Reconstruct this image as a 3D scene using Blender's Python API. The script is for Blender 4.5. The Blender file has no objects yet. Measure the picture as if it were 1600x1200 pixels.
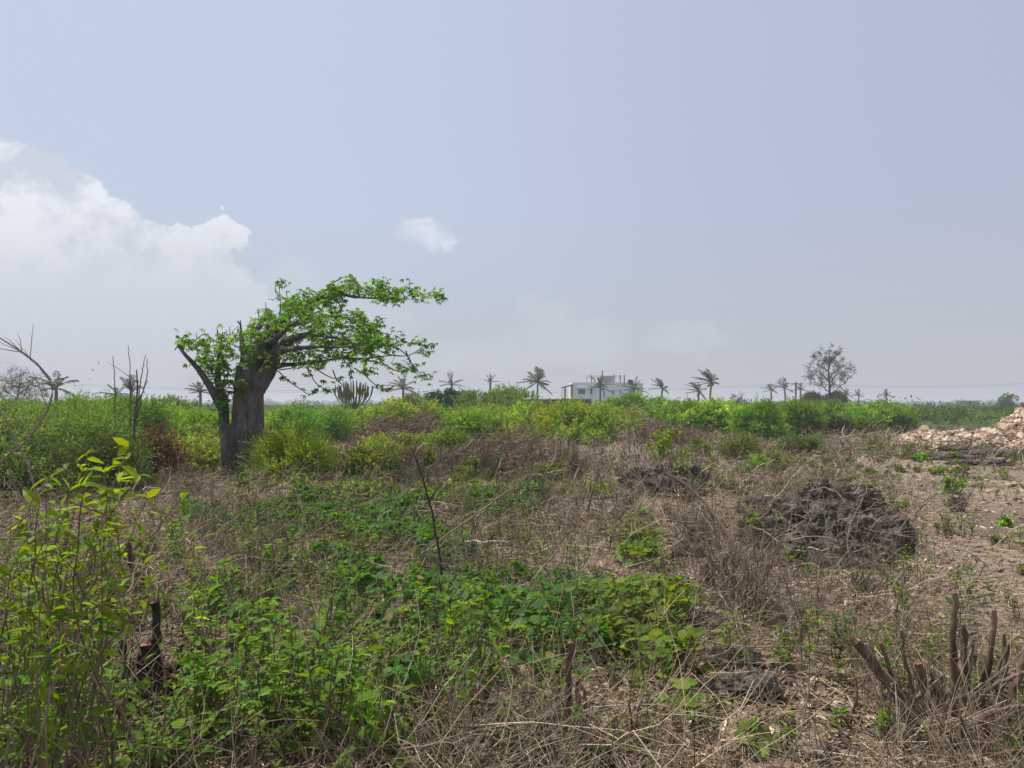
import bpy, bmesh, math, random
import numpy as np
from mathutils import Vector, Matrix

random.seed(5)
RNG = np.random.default_rng(11)
CAMZ, F, HV = 1.65, 1200.0, 632.0
scene = bpy.context.scene
COL = scene.collection
PI = math.pi

# ------------------------------------------------------------------ noise
def _hash(ix, iy, iz, seed):
    h = (ix.astype(np.int64) * 374761393 + iy.astype(np.int64) * 668265263 + iz.astype(np.int64) * 2147483647 + seed * 974634777) & 0xffffffff
    h = ((h ^ (h >> 13)) * 1274126177) & 0xffffffff
    h = ((h ^ (h >> 16)) * 2246822519) & 0xffffffff
    return ((h ^ (h >> 15)) & 0xffffff) / float(0xffffff) * 2 - 1

def vnoise(x, y, z=None, seed=0):
    x = np.asarray(x, float); y = np.asarray(y, float)
    z = np.zeros_like(x) if z is None else np.asarray(z, float)
    xi, yi, zi = np.floor(x), np.floor(y), np.floor(z)
    fx, fy, fz = x - xi, y - yi, z - zi
    fx, fy, fz = [t * t * (3 - 2 * t) for t in (fx, fy, fz)]
    r = 0
    for dx in (0, 1):
        wx = fx if dx else 1 - fx
        for dy in (0, 1):
            wy = fy if dy else 1 - fy
            for dz in (0, 1):
                wz = fz if dz else 1 - fz
                r = r + _hash(xi + dx, yi + dy, zi + dz, seed) * wx * wy * wz
    return r

def fbm(x, y, z=None, seed=0, oct=4, gain=.5):
    r, a, f = 0, 1.0, 1.0
    for k in range(oct):
        r = r + a * vnoise(np.asarray(x) * f, np.asarray(y) * f, None if z is None else np.asarray(z) * f, seed + k * 17)
        a *= gain; f *= 2.03
    return r

# ------------------------------------------------------------------ pixel <-> place
def at(u, v, Y):
    return np.array([(u - 800) / F * Y, Y, CAMZ + (HV - v) / F * Y])

HEAPS = []   # x, y, rx, ry, height
def terrain(x, y):
    x = np.asarray(x, float); y = np.asarray(y, float)
    d = np.hypot(x, y)
    fade = np.clip(d / 6, .25, 1) * np.clip(1.5 - d / 400, 0, 1)
    h = .10 * fbm(x * .16, y * .16, seed=3, oct=3) * fade + .035 * fbm(x * 1.1, y * 1.1, seed=9, oct=3) * np.clip(1.3 - d / 60, 0, 1)
    for hx, hy, rx, ry, hh in HEAPS:
        q = ((x - hx) / rx) ** 2 + ((y - hy) / ry) ** 2
        h = h + hh * np.exp(-q * 1.6)
    return h

def ground_at(u, v):
    Y = CAMZ * F / max(v - HV, 4)
    for _ in range(12):
        h = float(terrain((u - 800) / F * Y, Y))
        Y = .5 * Y + .5 * min(120, (CAMZ - h) * F / max(v - HV, 4))
    x = (u - 800) / F * Y
    return np.array([x, Y, float(terrain(x, Y))])

def to_px(x, y, z):
    return 800 + F * x / y, HV + F * (CAMZ - z) / y

def add_heap(u, v, wpx, dy, h):
    Y = CAMZ * F / (v - HV)
    HEAPS.append(((u - 800) / F * Y, Y, wpx / F * Y, dy, h))

add_heap(800, 752, 175, 2.2, .44)
add_heap(640, 760, 110, 1.8, .16)
add_heap(985, 692, 130, 5.5, .45)
add_heap(610, 695, 110, 4.0, .28)
add_heap(300, 775, 100, 1.6, .05)
add_heap(1310, 830, 120, 1.3, .30)
add_heap(600, 690, 400, 10, .15)

# ------------------------------------------------------------------ mesh collector
class Geo:
    def __init__(s):
        s.V = []; s.C = []; s.L = []; s.S = []; s.M = []; s.n = 0
    def add(s, V, Fc, col=(1, 1, 1), mat=0):
        """V (n,3); Fc list of index arrays (m,k); col (3,) or (n,3)"""
        V = np.asarray(V, float).reshape(-1, 3)
        c = np.asarray(col, float)
        if c.ndim == 1: c = np.tile(c, (len(V), 1))
        s.V.append(V); s.C.append(c)
        for f in (Fc if isinstance(Fc, (list, tuple)) else [Fc]):
            f = np.asarray(f, np.int64)
            if f.size == 0: continue
            s.L.append((f + s.n).ravel()); s.S.append(np.full(len(f), f.shape[1])); s.M.append(np.full(len(f), mat))
        s.n += len(V)
    def mesh(s, name, mats, smooth=False):
        me = bpy.data.meshes.new(name)
        if s.n == 0: return me
        V = np.concatenate(s.V); C = np.concatenate(s.C); L = np.concatenate(s.L); S = np.concatenate(s.S); M = np.concatenate(s.M)
        me.vertices.add(len(V)); me.vertices.foreach_set('co', V.astype(np.float32).ravel())
        me.loops.add(len(L)); me.loops.foreach_set('vertex_index', L.astype(np.int32))
        me.polygons.add(len(S))
        st = np.concatenate(([0], np.cumsum(S)[:-1]))
        me.polygons.foreach_set('loop_start', st.astype(np.int32)); me.polygons.foreach_set('loop_total', S.astype(np.int32))
        for m in (mats if isinstance(mats, (list, tuple)) else [mats]): me.materials.append(m)
        me.polygons.foreach_set('material_index', M.astype(np.int32))
        me.polygons.foreach_set('use_smooth', np.full(len(S), smooth, bool))
        at_ = me.color_attributes.new('Col', 'FLOAT_COLOR', 'POINT')
        at_.data.foreach_set('color', np.concatenate([C, np.ones((len(C), 1))], 1).astype(np.float32).ravel())
        me.update(calc_edges=True)
        return me
    def build(s, name, mats, parent=None, smooth=False, **t):
        o = bpy.data.objects.new(name, s.mesh(name, mats, smooth)); COL.objects.link(o)
        if parent is not None:
            o.parent = parent
            o.location = -Vector(parent.location) if parent.get('_world') else (0, 0, 0)
        for k, v in t.items(): o[k] = v
        return o

def thing(name, label, cat, loc=(0, 0, 0), group=None, world=True):
    o = bpy.data.objects.new(name, None); COL.objects.link(o)
    o.empty_display_size = .2
    o.location = [float(q) for q in loc]
    o['label'] = label; o['category'] = cat
    if group: o['group'] = group
    if world: o['_world'] = 1
    return o

def dup(root, loc, rz=0, sc=1.0, label=None, group=None):
    r = root.copy(); COL.objects.link(r)
    r.location = [float(q) for q in loc]; r.rotation_euler = (0, 0, rz); r.scale = (sc,) * 3
    if label: r['label'] = label
    if group: r['group'] = group
    for ch in list(root.children):
        c = ch.copy(); COL.objects.link(c); c.parent = r
    return r

def norm(v):
    return v / np.maximum(np.linalg.norm(v, axis=-1, keepdims=True), 1e-9)

def tubes(g, P, R, sides=3, col=(1, 1, 1), mat=0, flute=0, seed=0, cap=False):
    """P (N,K,3) R (N,K)"""
    P = np.asarray(P, float); R = np.asarray(R, float)
    if P.ndim == 2: P = P[None]; R = R[None]
    N, K, _ = P.shape
    T = norm(np.gradient(P, axis=1))
    ref = np.where(np.abs(T[:, :1, 2:3]) > .9, np.array([[[1., 0, 0]]]), np.array([[[0, 0, 1.]]]))
    ref = np.broadcast_to(ref, T.shape)
    A = norm(np.cross(T, ref)); B = np.cross(T, A)
    a = np.arange(sides) / sides * 2 * PI
    rr = R[..., None, None]
    ring = A[:, :, None, :] * np.cos(a)[None, None, :, None] + B[:, :, None, :] * np.sin(a)[None, None, :, None]
    if flute:
        q = P[:, :, None, :] * 1.0 + ring * .6
        fl = 1 + flute * fbm(np.cos(a)[None, None, :] * 1.9 + 0 * q[..., 0] + seed, np.sin(a)[None, None, :] * 1.9 + 0 * q[..., 0], q[..., 2] * .7, seed=seed, oct=3)
        rr = rr * fl[..., None]
    V = P[:, :, None, :] + ring * rr
    idx = np.arange(N * K * sides).reshape(N, K, sides)
    i0 = idx[:, :-1, :]; i1 = idx[:, 1:, :]
    Fq = np.stack([i0, np.roll(i0, -1, 2), np.roll(i1, -1, 2), i1], -1).reshape(-1, 4)
    c = np.asarray(col, float)
    if c.ndim == 2: c = np.repeat(c, K * sides, 0)
    Fl = [Fq]
    if cap:
        Fl += [idx[:, -1, :], idx[:, 0, ::-1]]
    g.add(V.reshape(-1, 3), Fl, c, mat)

def curve(pts, n, jit=0, seed=0):
    """smooth resample of a polyline (Catmull-Rom)"""
    p = np.asarray(pts, float); m = len(p)
    q = np.concatenate([[2 * p[0] - p[1]], p, [2 * p[-1] - p[-2]]])
    t = np.linspace(0, m - 1 - 1e-6, n); i = t.astype(int); f = (t - i)[:, None]
    a, b, c, d = q[i], q[i + 1], q[i + 2], q[i + 3]
    r = .5 * ((2 * b) + (-a + c) * f + (2 * a - 5 * b + 4 * c - d) * f ** 2 + (-a + 3 * b - 3 * c + d) * f ** 3)
    if jit:
        rg = np.random.default_rng(seed); e = rg.normal(0, jit, r.shape); e[0] = 0; r = r + e
    return r

LEAF = {
 'diamond': (np.array([[0, 0, 0], [.45, -.5, .04], [1, 0, -.08], [.45, .5, .04]]), [np.array([[0, 1, 2, 3]])]),
 'ovate': (np.array([[0, 0, 0], [.3, -.5, .08], [.35, 0, 0], [.3, .5, .08], [.68, -.38, .03], [.7, 0, -.04], [.68, .38, .03], [1, 0, -.14]]),
           [np.array([[1, 4, 5, 2], [2, 5, 6, 3]]), np.array([[0, 1, 2], [0, 2, 3], [4, 7, 5], [5, 7, 6]])]),
 'round': (np.array([[0, 0, 0], [-.04, -.3, .03], [.25, -.52, .08], [.65, -.46, .03], [.93, -.2, -.06], [1, 0, -.08], [.93, .2, -.06], [.65, .46, .03], [.25, .52, .08], [-.04, .3, .03], [.5, 0, -.02]]),
           [np.array([[0, 1, 2, 10], [10, 2, 3, 4], [10, 4, 5, 6], [10, 6, 7, 8], [10, 8, 9, 0]])]),
}
def leaves(g, pos, d, nrm, L, W, col, kind='diamond', mat=0):
    T, Fc = LEAF[kind]; n = len(pos)
    if n == 0: return
    d = norm(d); side = norm(np.cross(d, nrm)); nn = np.cross(side, d)
    L = np.broadcast_to(np.asarray(L, float), (n,)); W = np.broadcast_to(np.asarray(W, float), (n,))
    V = pos[:, None, :] + d[:, None, :] * (T[None, :, 0:1] * L[:, None, None]) + side[:, None, :] * (T[None, :, 1:2] * W[:, None, None]) + nn[:, None, :] * (T[None, :, 2:3] * L[:, None, None])
    k = len(T); off = (np.arange(n) * k)
    Fs = [(f[None] + off[:, None, None]).reshape(-1, f.shape[1]) for f in Fc]
    c = np.asarray(col, float)
    if c.ndim == 1: c = np.tile(c, (n, 1))
    g.add(V.reshape(-1, 3), Fs, np.repeat(c, k, 0), mat)

def colvar(base, n, rg, v=.25, hue=.12):
    """random leaf to leaf variation of one base colour"""
    b = np.asarray(base, float)[None] * np.exp(rg.normal(0, v, (n, 1)))
    h = rg.normal(0, hue, n)
    if base[1] > base[0] * 1.02 and base[1] > base[2] * 1.3: b = b * [1.04, 1, .8]
    b = b * np.stack([1 + h * 1.3, 1 + h * .2, 1 - h * .2], 1)
    return np.clip(b, .004, .9)

# ------------------------------------------------------------------ materials
def new_mat(name):
    m = bpy.data.materials.new(name); m.use_nodes = True
    nt = m.node_tree; nt.nodes.clear()
    return m, nt, nt.nodes, nt.links

def mat_leaf(name='leaf', trans=.5, gloss=.6, tint=(1.5, 1.3, .45)):
    m, nt, N, K = new_mat(name)
    out = N.new('ShaderNodeOutputMaterial'); at_ = N.new('ShaderNodeVertexColor'); at_.layer_name = 'Col'
    p = N.new('ShaderNodeBsdfPrincipled'); p.inputs['Roughness'].default_value = gloss
    p.inputs['Specular IOR Level'].default_value = .15
    t = N.new('ShaderNodeBsdfTranslucent'); mx = N.new('ShaderNodeMixShader'); mx.inputs[0].default_value = trans
    mu = N.new('ShaderNodeMix'); mu.data_type = 'RGBA'; mu.blend_type = 'MULTIPLY'; mu.inputs[0].default_value = 1
    mu.inputs[7].default_value = (*tint, 1)
    K.new(at_.outputs[0], p.inputs['Base Color']); K.new(at_.outputs[0], mu.inputs[6]); K.new(mu.outputs[2], t.inputs[0])
    K.new(p.outputs[0], mx.inputs[1]); K.new(t.outputs[0], mx.inputs[2]); K.new(mx.outputs[0], out.inputs[0])
    return m

def mat_attr(name, rough=.9, noise=.3, scale=30, bump=0):
    m, nt, N, K = new_mat(name)
    out = N.new('ShaderNodeOutputMaterial'); at_ = N.new('ShaderNodeVertexColor'); at_.layer_name = 'Col'
    p = N.new('ShaderNodeBsdfPrincipled'); p.inputs['Roughness'].default_value = rough; p.inputs['Specular IOR Level'].default_value = .2
    tc = N.new('ShaderNodeTexCoord'); n = N.new('ShaderNodeTexNoise'); n.inputs['Scale'].default_value = scale; n.inputs['Detail'].default_value = 4
    mr = N.new('ShaderNodeMapRange'); mr.inputs[1].default_value = .3; mr.inputs[2].default_value = .7; mr.inputs[3].default_value = 1 - noise; mr.inputs[4].default_value = 1 + noise
    mu = N.new('ShaderNodeVectorMath'); mu.operation = 'SCALE'; tn = N.new('ShaderNodeVectorMath'); tn.operation = 'MULTIPLY'; tn.inputs[1].default_value = (1.02, .98, .88)
    K.new(at_.outputs[0], tn.inputs[0])
    K.new(tc.outputs['Object'], n.inputs['Vector']); K.new(n.outputs[0], mr.inputs[0]); K.new(tn.outputs[0], mu.inputs[0]); K.new(mr.outputs[0], mu.inputs['Scale'])
    K.new(mu.outputs[0], p.inputs['Base Color'])
    if bump:
        b = N.new('ShaderNodeBump'); b.inputs['Strength'].default_value = 1; b.inputs['Distance'].default_value = bump
        K.new(n.outputs[0], b.inputs['Height']); K.new(b.outputs[0], p.inputs['Normal'])
    K.new(p.outputs[0], out.inputs[0])
    return m

def mat_noise(name, c1, c2, scale=5, rough=.9, bump=.01, c3=None, scale2=40, stretch=(1, 1, 1), spec=.25, detail=8, lo=.35, hi=.65):
    m, nt, N, K = new_mat(name)
    out = N.new('ShaderNodeOutputMaterial'); p = N.new('ShaderNodeBsdfPrincipled'); p.inputs['Roughness'].default_value = rough
    p.inputs['Specular IOR Level'].default_value = spec
    tc = N.new('ShaderNodeTexCoord'); mp = N.new('ShaderNodeMapping'); mp.inputs['Scale'].default_value = stretch
    K.new(tc.outputs['Object'], mp.inputs[0])
    n = N.new('ShaderNodeTexNoise'); n.inputs['Scale'].default_value = scale; n.inputs['Detail'].default_value = detail; n.inputs['Roughness'].default_value = .62
    n2 = N.new('ShaderNodeTexNoise'); n2.inputs['Scale'].default_value = scale2; n2.inputs['Detail'].default_value = 5
    K.new(mp.outputs[0], n.inputs[0]); K.new(mp.outputs[0], n2.inputs[0])
    r = N.new('ShaderNodeValToRGB'); e = r.color_ramp.elements
    e[0].position = lo; e[0].color = (*c1, 1); e[1].position = hi; e[1].color = (*c2, 1)
    if c3:
        q = r.color_ramp.elements.new((lo + hi) / 2); q.color = (*c3, 1)
    K.new(n.outputs[0], r.inputs[0])
    mr = N.new('ShaderNodeMapRange'); mr.inputs[1].default_value = .3; mr.inputs[2].default_value = .7; mr.inputs[3].default_value = .72; mr.inputs[4].default_value = 1.25
    mu = N.new('ShaderNodeVectorMath'); mu.operation = 'SCALE'
    K.new(n2.outputs[0], mr.inputs[0]); K.new(r.outputs[0], mu.inputs[0]); K.new(mr.outputs[0], mu.inputs['Scale']); K.new(mu.outputs[0], p.inputs['Base Color'])
    ad = N.new('ShaderNodeMath'); ad.operation = 'ADD'; K.new(n.outputs[0], ad.inputs[0]); K.new(n2.outputs[0], ad.inputs[1])
    b = N.new('ShaderNodeBump'); b.inputs['Distance'].default_value = bump; b.inputs['Strength'].default_value = 1
    K.new(ad.outputs[0], b.inputs['Height']); K.new(b.outputs[0], p.inputs['Normal']); K.new(p.outputs[0], out.inputs[0])
    return m

M_LEAF = mat_leaf()
M_LEAFB = mat_leaf('big_leaf', .5, .5, (1.6, 1.4, .45))
M_TWIG = mat_attr('dry_twig', .85, .25, 25)
M_BARK = mat_noise('grey_bark', (.06, .056, .057), (.19, .177, .175), 3.0, .9, .05, None, 22, (1, 1, .45))
M_BARK2 = mat_noise('brown_bark', (.07, .042, .03), (.24, .16, .11), 11, .9, .006, None, 90, (1, 1, .3))
M_CHAR = mat_noise('charred_bark', (.012, .010, .009), (.06, .047, .038), 12, .9, .006, None, 80)
M_CUT = mat_noise('cut_wood', (.20, .095, .06), (.46, .29, .19), 30, .9, .003, None, 90)
M_ROCK = mat_noise('karst_rock', (.035, .031, .028), (.27, .215, .165), 4, .95, .04, (.115, .096, .08), 38, lo=.36, hi=.70)
M_STONE = mat_attr('rubble_stone', .95, .35, 6, .03)
M_LITTER = mat_attr('litter', .9, .2, 40)
M_CACT = mat_leaf('succulent', .1, .5, (1, 1, 1))

# ------------------------------------------------------------------ ground
def build_ground():
    nr, na = 470, 720
    r = np.concatenate([[0.0], .6 * (6000 / .6) ** (np.arange(nr) / (nr - 1))])
    a = np.linspace(0, 2 * PI, na, endpoint=False)
    # finer in front
    a = a + .55 * np.sin(2 * (a - PI / 2)) * -.5 * 0
    X = r[1:, None] * np.cos(a)[None]; Y = r[1:, None] * np.sin(a)[None]
    Z = terrain(X, Y)
    V = np.stack([X, Y, Z], -1).reshape(-1, 3)
    V = np.concatenate([V, [[0, 0, float(terrain(0., 0.))]]])
    idx = np.arange(nr * na).reshape(nr, na)
    i0, i1 = idx[:-1], idx[1:]
    Fq = np.stack([i0, i1, np.roll(i1, -1, 1), np.roll(i0, -1, 1)], -1).reshape(-1, 4)
    c = len(V) - 1
    Ft = np.stack([np.full(na, c), idx[0], np.roll(idx[0], -1)], -1)
    g = Geo(); g.add(V, [Fq, Ft], (.2, .15, .12))
    m, nt, N, K = new_mat('dry_soil')
    out = N.new('ShaderNodeOutputMaterial'); p = N.new('ShaderNodeBsdfPrincipled'); p.inputs['Roughness'].default_value = .95; p.inputs['Specular IOR Level'].default_value = .1
    tc = N.new('ShaderNodeTexCoord')
    def ns(s, d=6):
        n = N.new('ShaderNodeTexNoise'); n.inputs['Scale'].default_value = s; n.inputs['Detail'].default_value = d; n.inputs['Roughness'].default_value = .65
        K.new(tc.outputs['Object'], n.inputs[0]); return n
    n1, n2, n3 = ns(.35), ns(9, 8), ns(60, 4)
    def ramp(src, a, b, lo, hi):
        r = N.new('ShaderNodeValToRGB'); e = r.color_ramp.elements; e[0].position = lo; e[1].position = hi; e[0].color = (*a, 1); e[1].color = (*b, 1)
        K.new(src, r.inputs[0]); return r.outputs[0]
    c1 = ramp(n1.outputs[0], (.15, .12, .092), (.275, .222, .175), .38, .62)
    c2 = ramp(n2.outputs[0], (.45, .43, .42), (1.35, 1.32, 1.3), .3, .68)
    c3 = ramp(n3.outputs[0], (.7, .7, .7), (1.3, 1.28, 1.25), .35, .65)
    def mul(a, b):
        x = N.new('ShaderNodeMix'); x.data_type = 'RGBA'; x.blend_type = 'MULTIPLY'; x.inputs[0].default_value = 1; K.new(a, x.inputs[6]); K.new(b, x.inputs[7]); return x.outputs[2]
    cc = mul(mul(c1, c2), c3)
    # far land is under green scrub
    vm = N.new('ShaderNodeVectorMath'); vm.operation = 'LENGTH'; K.new(tc.outputs['Object'], vm.inputs[0])
    mr = N.new('ShaderNodeMapRange'); mr.inputs[1].default_value = 32; mr.inputs[2].default_value = 60; K.new(vm.outputs['Value'], mr.inputs[0])
    x = N.new('ShaderNodeMix'); x.data_type = 'RGBA'; K.new(mr.outputs[0], x.inputs[0]); K.new(cc, x.inputs[6]); x.inputs[7].default_value = (.05, .075, .028, 1)
    K.new(x.outputs[2], p.inputs['Base Color'])
    b = N.new('ShaderNodeBump'); b.inputs['Distance'].default_value = .03; K.new(n2.outputs[0], b.inputs['Height']); K.new(b.outputs[0], p.inputs['Normal'])
    K.new(p.outputs[0], out.inputs[0])
    g.build('ground', m, smooth=True, kind='structure')

# ------------------------------------------------------------------ world
SUN_EL, SUN_AZ = math.radians(65), math.radians(-48)   # azimuth from +Y towards +X
def build_world():
    w = bpy.data.worlds.new("World"); scene.world = w; w.use_nodes = True
    nt = w.node_tree; N, K = nt.nodes, nt.links; N.clear()
    out = N.new('ShaderNodeOutputWorld'); bg = N.new('ShaderNodeBackground'); bg.inputs[1].default_value = .1
    sky = N.new('ShaderNodeTexSky'); sky.sky_type = 'NISHITA'; sky.sun_disc = False
    sky.sun_elevation = SUN_EL; sky.sun_rotation = SUN_AZ; sky.air_density = 1.0; sky.dust_density = 3.0; sky.ozone_density = 1.5
    tc = N.new('ShaderNodeTexCoord'); sp = N.new('ShaderNodeSeparateXYZ'); K.new(tc.outputs['Generated'], sp.inputs[0])
    def m(op, a, b=None, c=None, clamp=False):
        n = N.new('ShaderNodeMath'); n.operation = op; n.use_clamp = clamp
        for i, q in enumerate((a, b, c)):
            if q is None: continue
            if isinstance(q, (int, float)): n.inputs[i].default_value = q
            else: K.new(q, n.inputs[i])
        return n.outputs[0]
    X, Y, Z = sp.outputs
    Yc = m('MAXIMUM', Y, .05)
    a = m('DIVIDE', X, Yc); b = m('DIVIDE', Z, Yc)
    front = m('GREATER_THAN', Y, .06)
    nz = N.new('ShaderNodeTexNoise'); nz.inputs['Scale'].default_value = 20; nz.inputs['Detail'].default_value = 5; nz.inputs['Roughness'].default_value = .6
    K.new(tc.outputs['Generated'], nz.inputs[0])
    ss = N.new('ShaderNodeSeparateColor'); K.new(nz.outputs['Color'], ss.inputs[0])
    def warp(x, ch, amt): return m('ADD', x, m('MULTIPLY', m('SUBTRACT', ss.outputs[ch], .5), amt))
    aw = warp(a, 0, .085); bw = warp(b, 1, .085)
    def blob(u, v, rx, ry):
        dx = m('DIVIDE', m('SUBTRACT', aw, (u - 800) / F), rx / F); dy = m('DIVIDE', m('SUBTRACT', bw, (HV - v) / F), ry / F)
        return m('SUBTRACT', 1, m('SQRT', m('ADD', m('MULTIPLY', dx, dx), m('MULTIPLY', dy, dy))))
    def union(lst):
        r = blob(*lst[0])
        for q in lst[1:]: r = m('MAXIMUM', r, blob(*q))
        return r
    def sstep(x, lo, hi, o0=0., o1=1.):
        n = N.new('ShaderNodeMapRange'); n.interpolation_type = 'SMOOTHSTEP'; n.inputs[1].default_value = lo; n.inputs[2].default_value = hi; n.inputs[3].default_value = o0; n.inputs[4].default_value = o1
        K.new(x, n.inputs[0]); return n.outputs[0]
    cum = union([(20, 288, 95, 78), (-60, 330, 140, 110), (95, 330, 90, 75), (165, 372, 80, 72), (60, 430, 190, 130), (215, 415, 95, 85), (290, 415, 70, 45), (300, 385, 60, 42),
                 (345, 362, 52, 26), (180, 500, 210, 130), (330, 470, 110, 60)])
    base_fade = sstep(b, (HV - 620) / F, (HV - 420) / F, .25, 1)
    m1 = m('MULTIPLY', m('MULTIPLY', sstep(cum, .03, .16, 0, .92), base_fade), front)
    sm = union([(660, 368, 40, 26), (690, 376, 30, 14), (655, 350, 20, 14)])
    m2 = m('MULTIPLY', sstep(sm, -.2, 1.0, 0, .55), front)
    ft = union([(855, 485, 60, 42), (890, 530, 110, 50), (460, 425, 75, 26), (480, 470, 120, 60), (680, 545, 90, 28), (750, 560, 140, 40), (1080, 530, 90, 22), (590, 500, 80, 40)])
    m3 = m('MULTIPLY', sstep(ft, -.05, .6, 0, .30), front)
    # thin high veil that lightens the west (left) and greys the east (right)
    def rgb(c):
        n = N.new('ShaderNodeRGB'); n.outputs[0].default_value = (*c, 1); return n.outputs[0]
    def mix(f, c1, c2):
        n = N.new('ShaderNodeMix'); n.data_type = 'RGBA'
        if isinstance(f, (int, float)): n.inputs[0].default_value = f
        else: K.new(f, n.inputs[0])
        K.new(c1, n.inputs[6]); K.new(c2, n.inputs[7]); return n.outputs[2]
    S = 10.0   # background strength is .1
    left = rgb([q * S for q in SKY_L]); right = rgb([q * S for q in SKY_R]); low = rgb([q * S for q in SKY_H])
    fx = sstep(X, -.35, .6)
    veil = mix(fx, left, right)
    fz = sstep(Z, .0, .26)
    veil = mix(fz, low, veil)
    zen = sstep(Z, .45, .95)
    col = mix(.9, sky.outputs[0], veil)
    n2 = N.new('ShaderNodeTexNoise'); n2.inputs['Scale'].default_value = 5; n2.inputs['Detail'].default_value = 6; K.new(tc.outputs['Generated'], n2.inputs[0])
    cl_in = N.new('ShaderNodeTexNoise'); cl_in.inputs['Scale'].default_value = 15; cl_in.inputs['Detail'].default_value = 8; cl_in.inputs['Roughness'].default_value = .6; K.new(tc.outputs['Generated'], cl_in.inputs[0])
    white = mix(sstep(cl_in.outputs[0], .38, .58), rgb([q * S for q in CLD_D]), rgb([q * S for q in CLD_B]))
    low_c = sstep(b, (HV - 480) / F, (HV - 290) / F)
    white = mix(low_c, rgb([q * S for q in CLD_V]), white)
    col = mix(m1, col, white); col = mix(m2, col, rgb([q * S for q in CLD_B])); col = mix(m3, col, rgb([q * S for q in CLD_V]))
    K.new(col, bg.inputs[0]); K.new(bg.outputs[0], out.inputs[0])
    w.cycles.sampling_method = 'MANUAL'; w.cycles.sample_map_resolution = 512
    sun = bpy.data.lights.new('sun', 'SUN'); sun.energy = 5.0; sun.angle = math.radians(.6); sun.color = (1, .945, .86)
    so = bpy.data.objects.new('sun', sun); COL.objects.link(so)
    d = Vector((math.sin(SUN_AZ) * math.cos(SUN_EL), math.cos(SUN_AZ) * math.cos(SUN_EL), math.sin(SUN_EL)))
    so.rotation_euler = d.to_track_quat('Z', 'Y').to_euler(); so.location = (-20, 30, 50)

SKY_L = (.52, .60, .735); SKY_R = (.445, .485, .615); SKY_H = (.485, .51, .56)
CLD_B = (.80, .82, .88); CLD_D = (.57, .61, .70); CLD_V = (.60, .635, .70)

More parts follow.
